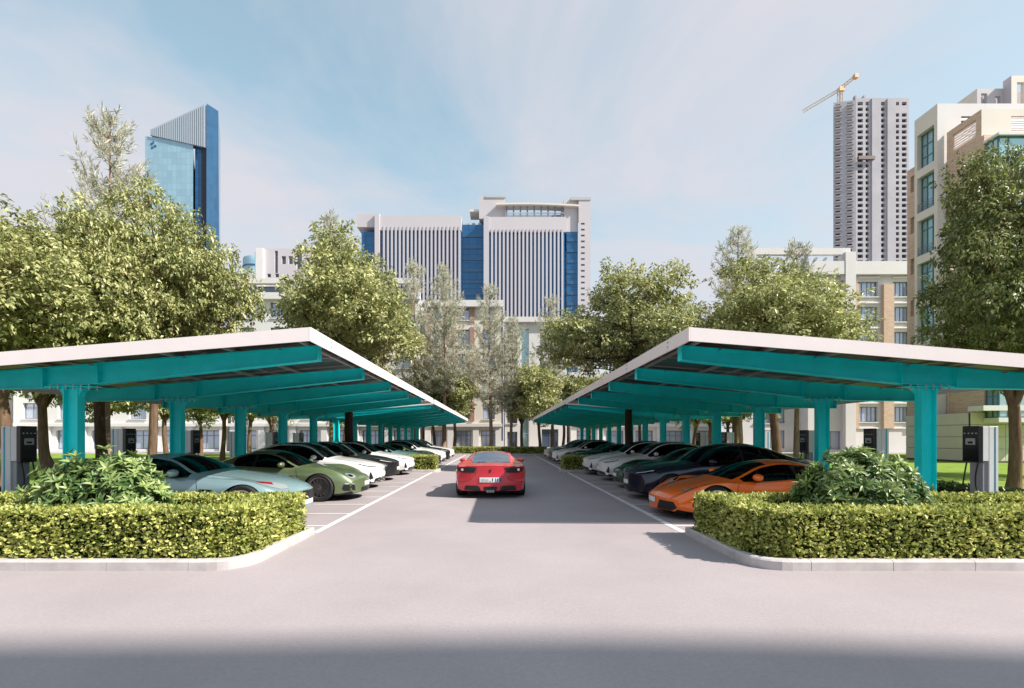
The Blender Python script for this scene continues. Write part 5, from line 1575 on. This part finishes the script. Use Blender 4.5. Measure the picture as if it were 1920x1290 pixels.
# ------------------------------------------------------------------ back: long white house row behind the trees
def house(x0, x1, y, H, label, floors, bays, m='wall_white', brickbays=(), roof='flat', seed=0):
    loc = Vector(((x0 + x1) / 2, y, 0)); root = empty('town_house', loc); tag(root, label, 'building', 'white houses behind the trees')
    W = x1 - x0; O = (x0 - loc.x, 0, 0); bw = W / bays; ops = []; gops = []
    for b in range(bays):
        gops.append((b * bw + bw * .20, b * bw + bw * .80, .25, 2.45))
        for f in range(1, floors):
            z = 3.3 + (f - 1) * 2.95
            ops.append((b * bw + bw * .26, b * bw + bw * .74, z + .5, z + 2.35))
    wall('wall', O, (1, 0), W, H, ops + gops, m, root, depth=.35)
    for o in gops: window(O, (1, 0), o, root, nx=[.33, .66], nz=[.72], frame='frame_grey', pane='pane_sky', depth=.35, bar=.09)
    for o in ops: window(O, (1, 0), o, root, nx=2, nz=[.7], frame='frame_grey', pane='pane_sky', depth=.35, bar=.08, sill=.14)
    for b in range(bays + 1):
        block('pier', O[0] + b * bw - .35 + (.35 if b == 0 else 0) - (.35 if b == bays else 0), O[0] + b * bw + .35 + (.35 if b == 0 else 0) - (.35 if b == bays else 0), -.28, -.003, 0, 2.9, 'wall_white', root)
    block('cornice', O[0] - .1, O[0] + W + .1, -.45, -.004, 2.9, 3.25, 'wall_white', root)
    for b in brickbays:
        for f in range(1, floors):
            z = 3.3 + (f - 1) * 2.95
            for e in (0.06, .76):
                block('brick_panel', O[0] + b * bw + bw * e, O[0] + b * bw + bw * (e + .18), -.16, -.004, z + .3, z + 2.6, 'brick_red', root)
    block('cornice', O[0] - .25, O[0] + W + .25, -.6, -.006, H - .5, H + .25, 'wall_white', root)
    block('roof', O[0], O[0] + W, .36, 11.0, H - .4, H, 'wall_grey', root)
    wall('wall', (O[0], 11.0, 0), (0, -1), 11.0, H - .5, [], m, root)
    wall('wall', (O[0] + W, 0, 0), (0, 1), 11.0, H - .5, [], m, root)
    return root
house(-86, -58, 52.0, 12.5, 'white house at the far left end of the back row', 4, 7)
house(-57, -32, 55.0, 13.0, 'white house behind the left edge trees, second from the left', 4, 6)
r = house(-31.5, -9.5, 55.0, 18.2, 'taller white house with a flat framed roof behind the left canopy', 6, 6, brickbays=(4,))
# framed roof storey
for (a, b) in ((-10.9, 1.0),):
    block('roof_frame', a, b + 10, -.3, .4, 19.6, 20.2, 'wall_white', r)
    for x in (a, -4.0, 3.0, b + 9.5): block('roof_post', x, x + .5, -.28, .38, 18.46, 19.59, 'wall_white', r)
    block('roof_storey', a + .6, b + 9.4, .6, 6.0, 18.0, 19.5, 'pane_dark', r)
house(-8.9, 0.2, 56.0, 17.6, 'white and brick house facing the end of the driveway', 6, 3, m='wall_cream', brickbays=(0, 1))
# narrow glazed stair tower house
def stair_house():
    loc = Vector((3.5, 56.0, 0)); root = empty('town_house', loc); tag(root, 'cream house with a glazed stair strip just right of the driveway end', 'building', 'white houses behind the trees')
    O = (-2.9, 0, 0); ops = [(.3, 1.5, .4 + 2.9 * k, 2.3 + 2.9 * k) for k in range(5)] + [(1.9, 2.9, .3, 14.6), (4.4, 6.4, .4, 2.6)] + [(4.2, 6.6, 3.6 + 2.9 * k, 5.4 + 2.9 * k) for k in range(4)]
    wall('wall', O, (1, 0), 7.4, 15.6, ops, 'wall_white', root, depth=.35)
    for i, o in enumerate(ops):
        window(O, (1, 0), o, root, nx=1 if i == 5 else 2, nz=8 if i == 5 else [.7], frame='frame_grey' if i != 5 else 'frame_white', pane='pane_dark' if i != 5 else 'pane_teal', depth=.35, bar=.08, sill=None if i == 5 else .14)
    block('cornice', O[0] - .2, O[0] + 7.6, -.5, -.004, 15.3, 15.9, 'wall_white', root)
    wall('wall', (O[0], 10, 0), (0, -1), 10, 15.6, [], 'wall_white', root); wall('wall', (O[0] + 7.4, 0, 0), (0, 1), 10, 15.6, [], 'wall_white', root)
    block('roof', O[0], O[0] + 7.4, .36, 10, 15.2, 15.58, 'wall_grey', root)
stair_house()
house(8.6, 26.5, 57.0, 9.2, 'low white house behind the right canopy columns', 3, 5)

# ------------------------------------------------------------------ far left: blue glass tower with a raked crown
def glass_mat2(name, c, band, sx, sz):
    m = bpy.data.materials.new(name); m.use_nodes = True; nt = m.node_tree; b = nt.nodes['Principled BSDF']
    t = nt.nodes.new('ShaderNodeTexCoord'); sp = nt.nodes.new('ShaderNodeSeparateXYZ'); nt.links.new(t.outputs['Object'], sp.inputs[0])
    ad = nt.nodes.new('ShaderNodeMath'); ad.operation = 'ADD'; nt.links.new(sp.outputs['X'], ad.inputs[0]); nt.links.new(sp.outputs['Y'], ad.inputs[1])
    cb = nt.nodes.new('ShaderNodeCombineXYZ'); nt.links.new(ad.outputs[0], cb.inputs['X']); nt.links.new(sp.outputs['Z'], cb.inputs['Y'])
    br = nt.nodes.new('ShaderNodeTexBrick'); br.offset = 0; nt.links.new(cb.outputs[0], br.inputs['Vector'])
    br.inputs['Scale'].default_value = 1; br.inputs['Brick Width'].default_value = sx; br.inputs['Row Height'].default_value = sz; br.inputs['Mortar Size'].default_value = .12
    br.inputs['Color1'].default_value = (*c, 1); br.inputs['Color2'].default_value = (*[min(1, q * 1.18) for q in c], 1); br.inputs['Mortar'].default_value = (*band, 1)
    nt.links.new(br.outputs['Color'], b.inputs['Base Color']); b.inputs['Roughness'].default_value = .12; b.inputs['Metallic'].default_value = .25
    MATS[name] = m
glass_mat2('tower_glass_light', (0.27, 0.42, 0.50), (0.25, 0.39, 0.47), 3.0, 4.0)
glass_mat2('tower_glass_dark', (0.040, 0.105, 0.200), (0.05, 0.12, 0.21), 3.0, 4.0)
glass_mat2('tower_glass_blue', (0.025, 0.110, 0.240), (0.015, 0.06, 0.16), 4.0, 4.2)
mat('tower_fin', (0.46, 0.44, 0.48), rough=.6)
mat('tower_wall', (0.50, 0.465, 0.49), rough=.8, var=.04, var_scale=.05)
mat('tower_concrete', (0.40, 0.385, 0.41), rough=.9, var=.10, var_scale=.08)
mat('tower_dark', (0.030, 0.032, 0.045), rough=.8)
mat('crane', (0.66, 0.42, 0.22), rough=.6)
mat('crown_metal', (0.40, 0.46, 0.52), rough=.4, metallic=.3)

def left_tower():
    Y = 300.0; k = Y / 880.0
    def X(p): return (p - 937) * k
    def Z(p): return 1.63 - (p - 820) * k
    loc = Vector((X(340), Y, 0)); root = empty('skyscraper', loc); tag(root, 'blue glass skyscraper with a raked louvred crown on the far left', 'skyscraper')
    def P(p, q, d=0): return (X(p) - loc.x, d, Z(q))
    b = MB()
    # light volume, raked top
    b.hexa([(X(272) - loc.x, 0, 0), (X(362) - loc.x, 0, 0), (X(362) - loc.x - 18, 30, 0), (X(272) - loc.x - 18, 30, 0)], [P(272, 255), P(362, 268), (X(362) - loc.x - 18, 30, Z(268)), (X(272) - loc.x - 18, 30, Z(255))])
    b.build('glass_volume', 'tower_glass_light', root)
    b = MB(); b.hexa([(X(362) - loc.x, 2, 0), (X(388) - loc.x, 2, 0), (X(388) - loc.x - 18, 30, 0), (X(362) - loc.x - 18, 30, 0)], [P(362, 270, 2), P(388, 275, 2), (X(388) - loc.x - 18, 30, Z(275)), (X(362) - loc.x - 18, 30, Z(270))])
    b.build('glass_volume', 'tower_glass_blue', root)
    b = MB(); b.hexa([(X(375) - loc.x, 1, 0), (X(388) - loc.x, 1, 0), (X(388) - loc.x, 1.99, 0), (X(375) - loc.x, 1.99, 0)], [P(375, 275, 1), P(388, 278, 1), P(388, 278, 1.99), P(375, 275, 1.99)])
    b.build('glass_strip', 'tower_dark', root)
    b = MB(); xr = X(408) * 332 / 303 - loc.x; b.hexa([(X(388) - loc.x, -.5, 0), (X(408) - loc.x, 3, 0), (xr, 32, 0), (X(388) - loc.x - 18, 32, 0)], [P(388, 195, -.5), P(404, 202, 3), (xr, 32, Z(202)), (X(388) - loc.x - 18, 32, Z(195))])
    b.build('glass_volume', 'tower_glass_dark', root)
    # crown backing and louvres
    b = MB(); b.hexa([P(280, 252, .4), P(388, 276, .4), P(388, 276, 6), P(280, 252, 6)], [P(281, 247, .4), P(388, 197, .4), P(388, 197, 6), P(281, 247, 6)])
    b.build('crown_wall', 'tower_wall', root)
    n = 26
    for i in range(n):
        t = (i + .5) / n; x = 283 + 103 * t
        zt = 247 - 50 * (x - 281) / 107.0; zb = 254 + 24 * (x - 280) / 108.0
        b = MB(); b.box(X(x) - .45 - loc.x, X(x) + .45 - loc.x, -1.0, .39, Z(zb), Z(zt) + .4)
        b.build('louvre', 'crown_metal', root)
    mk = MB()
    for a, q, w in ((283, 268, 3), (287, 265, 2), (289, 272, 4), (284, 275, 3)): mk.box(X(a) - loc.x, X(a + w) - loc.x, -.3, -.02, Z(q + 4), Z(q))
    mk.build('roof_emblem', 'tower_glass_blue', root)
left_tower()

def far_left_low():
    Y = 260.0; k = Y / 880.0
    def X(p): return (p - 937) * k
    def Z(p): return 1.63 - (p - 820) * k
    root = empty('office_building', (X(432), Y + 30, 0)); tag(root, 'pale blue drum shaped office block beside the glass skyscraper', 'building')
    b = MB(); r = 26 * k * 1.1
    b.lathe([(r, 0), (r, Z(455)), (r * .97, Z(450)), (.01, Z(450))], 40, axis='z'); b.build('drum', 'tower_glass_light', root, smooth=False)
    for q in range(3):
        b = MB(); b.lathe([(r + .2, Z(470 + q * 22)), (r + .35, Z(470 + q * 22)), (r + .35, Z(470 + q * 22) + .8), (r + .2, Z(470 + q * 22) + .8)], 40, axis='z'); b.build('floor_band', 'tower_glass_blue', root)
    Y = 170.0; k = Y / 880.0
    root = empty('office_building', (X(525) , Y, 0)); tag(root, 'white office block with dark window slots left of the conifers', 'building')
    def lx(p): return (p - 525) * k
    def Zq(p): return 1.63 - (p - 820) * k
    W = (600 - 478) * k; O = (lx(478), 0, 0); H = Zq(466)
    def op(a, b, c, d): return ((a - 478) * k, (b - 478) * k, Zq(d), Zq(c))
    ops = [op(515, 521, 470, 512), op(528, 536, 480, 495), op(541, 549, 480, 495), op(556, 566, 470, 505), op(501, 508, 513, 520), op(516, 523, 513, 520), op(552, 562, 515, 530)]
    wall('wall', O, (1, 0), W, H, ops, 'tower_wall', root, depth=1.2)
    for o in ops: window(O, (1, 0), o, root, nx=2, nz=3, frame='frame_grey', pane='pane_dark', depth=1.0, bar=.25)
    block('stair_core', lx(483), lx(497), -1.5, -.01, 0, Zq(468), 'wall_white', root)
    wall('wall', (O[0], 20, 0), (0, -1), 20, H, [], 'tower_wall', root); block('roof', O[0], O[0] + W, 1.3, 20, H - 1, H - .02, 'wall_grey', root)
    Y = 200.0; k2 = Y / 880.0
    root = empty('office_building', ((450 - 937) * k2, Y, 0)); tag(root, 'low grey office block with a dark window band left of the white office block', 'building')
    def Zr(p): return 1.63 - (p - 820) * k2
    O = (-24 * k2, 0, 0)
    ops = [(1, 40 * k2, Zr(530), Zr(522)), (1, 40 * k2, Zr(546), Zr(538))]
    wall('wall', O, (1, 0), 48 * k2, Zr(512), ops, 'tower_wall', root, depth=.8)
    for o in ops: window(O, (1, 0), o, root, nx=6, nz=1, frame='frame_grey', pane='pane_dark', depth=.7, bar=.2)
    block('roof', O[0], O[0] + 48 * k2, .9, 16, Zr(512) - 1, Zr(512) - .02, 'wall_grey', root)
far_left_low()

# ------------------------------------------------------------------ centre: white finned tower
def centre_tower():
    Y = 230.0; k = Y / 880.0
    cx = (890 - 937) * k; loc = Vector((cx, Y, 0)); root = empty('office_tower', loc)
    tag(root, 'wide white office tower with vertical fins and blue glass strips in the centre', 'building')
    def X(p): return (p - 937) * k - cx
    def Z(p): return 1.63 - (p - 820) * k
    block('glass_wall', X(676), X(865), 1.6, 22, 0, Z(432), 'tower_glass_blue', root)
    block('crown_wall', X(705), X(865), .2, 22, Z(431), Z(404), 'tower_wall', root)
    block('crown_wall', X(668), X(704.5), .9, 22, Z(424), Z(400), 'tower_wall', root)
    block('corner_pier', X(703), X(712), -.6, 1.5, 0, Z(401), 'tower_wall', root)
    block('glass_wall', X(865.5), X(908), 3.0, 22, 0, Z(416), 'tower_glass_blue', root)
    for i in range(11):
        block('spandrel', X(866), X(907.5), 2.7, 2.99, Z(440 + i * 22), Z(434 + i * 22), 'tower_glass_dark', root)
    for q in (872, 884, 896):
        block('roof_unit', X(q), X(q + 6), 4, 8, Z(416), Z(411), 'wall_grey', root)
    block('glass_wall', X(915), X(1060), 1.2, 24, 0, Z(436), 'tower_glass_blue', root)
    block('crown_wall', X(914), X(1062), -.2, 24, Z(435), Z(407), 'tower_wall', root)
    block('corner_pier', X(907), X(917), -1.2, 1.1, 0, Z(407), 'tower_fin', root)
    n = 20
    for i in range(n):
        x = 716 + (865 - 716) * (i + .5) / n; w = 3.5
        b = MB(); b.box(X(x - w * .5), X(x + w * .5), -.1, 1.59, 0, Z(424)); b.build('fin', 'tower_fin', root)
    n = 19
    for i in range(n):
        x = 919 + (1058 - 919) * (i + .5) / n; w = 3.7
        b = MB(); b.box(X(x - w * .5), X(x + w * .5), -.6, 1.19, 0, Z(430)); b.build('fin', 'tower_fin', root)
    block('glass_wall', X(1062.5), X(1084), .8, 24, 0, Z(434), 'tower_glass_blue', root)
    for i in range(12):
        block('spandrel', X(1063), X(1083.5), .5, .79, Z(452 + i * 20), Z(446 + i * 20), 'tower_glass_dark', root)
    # right stair pier with small windows
    O = (X(1084.5), -.4, 0); W = X(1107) - X(1084.5); H = Z(372)
    ops = [((1089 - 1084.5) * k, (1096 - 1084.5) * k, Z(422 + i * 11), Z(418.5 + i * 11)) for i in range(18)]
    wall('stair_wall', O, (1, 0), W, H, ops, 'tower_wall', root, depth=.6)
    for o in ops: window(O, (1, 0), o, root, nx=2, nz=1, frame='frame_grey', pane='pane_dark', depth=.5, bar=.12)
    wall('stair_wall', (O[0] + W, -.4, 0), (0, 1), 24, H, [], 'tower_wall', root)
    block('stair_head', X(1058), X(1084.4), 1, 24, Z(433), Z(372), 'tower_wall', root)
    block('stair_cap', X(1070), X(1107.5), -.7, 24.2, Z(376), Z(372.5) + .4, 'wall_grey', root)
    block('lift_head', X(898), X(948), 2, 22, Z(406.5), Z(364), 'tower_wall', root)
    block('lift_cap', X(910), X(948.6), 1.6, 22, Z(367), Z(363), 'wall_grey', root)
    # curved roof canopy on posts
    b = MB(); N = 18
    for i in range(N):
        def arc(t): x = 930 + (1085 - 930) * t; return X(x), Z(384 - 2 * math.sin(math.pi * t) + 3 * t)
        x0, z0 = arc(i / N); x1, z1 = arc((i + 1) / N)
        b.hexa([(x0, -1, z0 - .4), (x0, 5, z0 - .4), (x0, 5, z0 + .4), (x0, -1, z0 + .4)], [(x1, -1, z1 - .4), (x1, 5, z1 - .4), (x1, 5, z1 + .4), (x1, -1, z1 + .4)])
    b.build('roof_canopy', 'wall_cream', root, fixn=True)
    for i in range(9):
        x = 950 + i * 13
        b = MB(); b.box(X(x) - .35, X(x) + .35, .5, 1.2, Z(407), Z(386)); b.build('roof_post', 'frame_grey', root)
    block('roof_rail', X(950), X(1058), .4, .9, Z(399), Z(397.5), 'wall_white', root)
    block('wing_slab', X(880), X(897), 3, 12, Z(391), Z(387), 'wall_cream', root)
    block('roof_storey', X(952), X(1056), 8, 20, Z(406), Z(388), 'pane_sky', root)
centre_tower()

# ------------------------------------------------------------------ right: concrete tower under construction with a crane
def right_tower():
    Y = 280.0; k = Y / 880.0
    cx = (1634 - 937) * k; loc = Vector((cx, Y, 0)); root = empty('unfinished_tower', loc)
    tag(root, 'tall unfinished concrete tower with empty window openings on the right', 'building')
    def X(p): return (p - 937) * k - cx
    def Z(p): return 1.63 - (p - 820) * k
    fl = 10.6 * k; top = Z(184)
    nF = 33
    # front face
    O = (X(1605), 0, 0); W = X(1704) - X(1605)
    ops = []
    cols = [(1608, 1618), (1623, 1629), (1652, 1659), (1680, 1686), (1691, 1700)]
    for f in range(nF):
        z1 = top - 2.2 - f * fl; z0 = z1 - fl * .62
        for a, b in cols:
            if (f == 1 and a > 1670): continue
            ops.append(((a - 1605) * k, (b - 1605) * k, z0, z1))
    wall('wall', O, (1, 0), W, top, ops, 'tower_concrete', root, depth=1.2)
    # recessed slot between
    block('pilaster', X(1633), X(1649), -.9, -.01, 0, top - .5, 'tower_concrete', root)
    block('pilaster', X(1662), X(1677), -.9, -.01, 0, top - .8, 'tower_concrete', root)
    # left face, shaped nearly frontal so that the sun reaches it
    xl0 = (1563 - 937) * (Y + 2.5) / 880.0 - cx
    ang = (xl0 - X(1605), 2.5); Ln = math.hypot(*ang); u = (-ang[0] / Ln, -ang[1] / Ln)
    O2 = (xl0, 2.5, 0)
    ops = []
    for f in range(nF):
        z1 = top - 2.2 - f * fl; z0 = z1 - fl * .55
        ops.append((Ln * .08, Ln * .30, z0, z1)); ops.append((Ln * .60, Ln * .84, z0, z1))
    wall('wall', O2, u, Ln, top - 1.0, ops, 'tower_concrete', root, depth=1.0)
    for f in range(nF):
        z = top - 2.2 - f * fl - fl * .62
        n_ = (u[1], -u[0])
        for (s0, s1) in ((.04, .34), (.56, .88)):
            b = MB()
            p0 = (O2[0] + u[0] * Ln * s0, O2[1] + u[1] * Ln * s0); p1 = (O2[0] + u[0] * Ln * s1, O2[1] + u[1] * Ln * s1)
            b.hexa([(p0[0], p0[1], z), (p1[0], p1[1], z), (p1[0] + n_[0] * 1.4, p1[1] + n_[1] * 1.4, z), (p0[0] + n_[0] * 1.4, p0[1] + n_[1] * 1.4, z)],
                   [(p0[0], p0[1], z + .5), (p1[0], p1[1], z + .5), (p1[0] + n_[0] * 1.4, p1[1] + n_[1] * 1.4, z + .5), (p0[0] + n_[0] * 1.4, p0[1] + n_[1] * 1.4, z + .5)])
            b.build('balcony_slab', 'tower_concrete', root, fixn=True)
    wall('wall', (X(1704), 0, 0), (0, 1), 26, top - 1, [], 'tower_concrete', root)
    xb0 = (1580 - 937) * (Y + 26) / 880.0 - cx
    bI = MB(); bI.add([(xl0 + .8, 3.8, 0), (X(1606), 1.4, 0), (X(1703), 1.3, 0), (X(1703), 26, 0), (xb0, 26, 0), (xl0 + .8, 3.8, top - 2), (X(1606), 1.4, top - 2), (X(1703), 1.3, top - 2), (X(1703), 26, top - 2), (xb0, 26, top - 2)],
                      [(0, 1, 6, 5), (1, 2, 7, 6), (2, 3, 8, 7), (3, 4, 9, 8), (4, 0, 5, 9), (5, 6, 7, 8, 9)])
    bI.build('interior', 'tower_dark', root)  # dark solid standing in for the unlit rooms behind the openings
    # scaffold belt and top frame
    block('scaffold', X(1605), X(1636), -2.2, -.95, Z(302), Z(296), 'louvre_dark', root)
    for p in (1606, 1622, 1680, 1690, 1701):
        block('column_stub', X(p), X(p + 3), 1, 3, top - 1, top + (2.5 if p < 1640 else .8), 'tower_concrete', root)
    block('roof', X(1606), X(1703), 1.2, 6, top - 1.49, top - .9, 'tower_concrete', root)
    # crane
    c = empty('tower_crane', (X(1593) + loc.x, Y + 8, top - 1.5)); tag(c, 'orange and white luffing crane on top of the unfinished tower', 'crane')
    def lattice(name, A, B, w, m):
        A, B = Vector(A), Vector(B); d = (B - A); L = d.length; d.normalize()
        a = d.cross(Vector((0, 1, 0))); a = a.normalized() if a.length > .1 else Vector((1, 0, 0)); b = d.cross(a)
        mb = MB(); cs = [(-w, -w), (w, -w), (w, w), (-w, w)]
        for i, j in cs: mb.tube([A + a * i + b * j, B + a * i + b * j], .2, 4)
        n = max(3, int(L / (2.6 * w)))
        for q in range(n):
            for r_ in range(4):
                i, j = cs[r_]; i2, j2 = cs[(r_ + 1) % 4]
                mb.tube([A + d * (L * q / n) + a * i + b * j, A + d * (L * (q + 1) / n) + a * i2 + b * j2], .1, 3)
        return mb.build(name, m, c)
    zc = 0
    lattice('mast', (0, 0, 0), (0, 0, 14), .9, 'crane')
    lattice('jib', (0, 0, 13), (7.5 , -3, 18.5), .7, 'crane')
    lattice('counter_jib', (-1, 0, 12), (-20, 4, 2.0), .7, 'wall_cream')
    cb = MB(); cb.box(-1.6, 1.6, -2.2, -1.0, 10.5, 13); cb.build('cab', 'crane', c)
    cw = MB(); cw.box(6.2, 8.4, -4.2, -2, 17.0, 19.4); cw.build('counterweight', 'crane', c)
right_tower()

# pale block far behind the beige building
def far_right():
    Y = 120.0; k = Y / 880.0
    x0 = (1832 - 937) * k; root = empty('apartment_building', (x0 + 10, Y, 0)); tag(root, 'pale apartment block top showing above the beige building roof', 'building')
    def Z(p): return 1.63 - (p - 820) * k
    ops = [(1.0, 2.6, Z(230) , Z(175)), (4.6, 6.0, Z(230), Z(180))]
    wall('wall', (-10, 0, 0), (1, 0), 6.6, Z(166), ops, 'tower_wall', root, depth=.8)
    wall('wall', (-3.4, -2.0, 0), (1, 0), 16, Z(153), [(1.4, 3.2, Z(230), Z(165)), (6, 8, Z(230), Z(165))], 'wall_cream', root, depth=.8)
    block('interior', -9.8, 12.4, .9, 12, 0, Z(168), 'tower_wall', root)
    wall('wall', (-10, 12, 0), (0, -1), 12, Z(166), [], 'wall_cream', root)
    wall('wall', (-3.4, 0, 0), (0, -1), 2, Z(153), [], 'tower_wall', root)
far_right()

# ------------------------------------------------------------------ unseen building added behind the viewer on the right to cast the foreground shadow
def behind():
    h = 37.2
    root = empty('apartment_building', (46, -26.05, 0)); tag(root, 'unseen block added behind the viewer to cast the shadow across the foreground street', 'building')
    O = (14, 15.2, 0); ops = [(1.2 + 3.2 * i, 2.8 + 3.2 * i, 1.0 + 3.0 * f, 2.6 + 3.0 * f) for i in range(8) for f in range(11)]
    wall('wall', O, (-1, 0), 27, 35.0, ops, 'wall_cream', root)
    for o in ops: window(O, (-1, 0), o, root, nx=2, nz=1, frame='frame_grey', pane='pane_sky')
    wall('wall', (-13, 15.2, 0), (0, -1), 26, 35.0, [], 'wall_cream', root)
    block('roof', -12.9, 14, -10.8, 15.1, 34.6, 34.95, 'wall_grey', root)
    # parapet top waved to shape the edge of the cast shadow
    b = MB(); N = 60
    top = lambda x: h + .40 * math.sin(x * .38 + 3.85) + .10 * math.sin(x * 1.05)
    for i in range(N):
        x0, x1 = -13 + 27 * i / N, -13 + 27 * (i + 1) / N
        b.hexa([(x0, 14.8, 34.9), (x1, 14.8, 34.9), (x1, 15.1, 34.9), (x0, 15.1, 34.9)], [(x0, 14.8, top(x0)), (x1, 14.8, top(x1)), (x1, 15.1, top(x1)), (x0, 15.1, top(x0))])
    b.build('shadow_parapet', 'wall_cream', root)
behind()
bpy.context.view_layer.update()
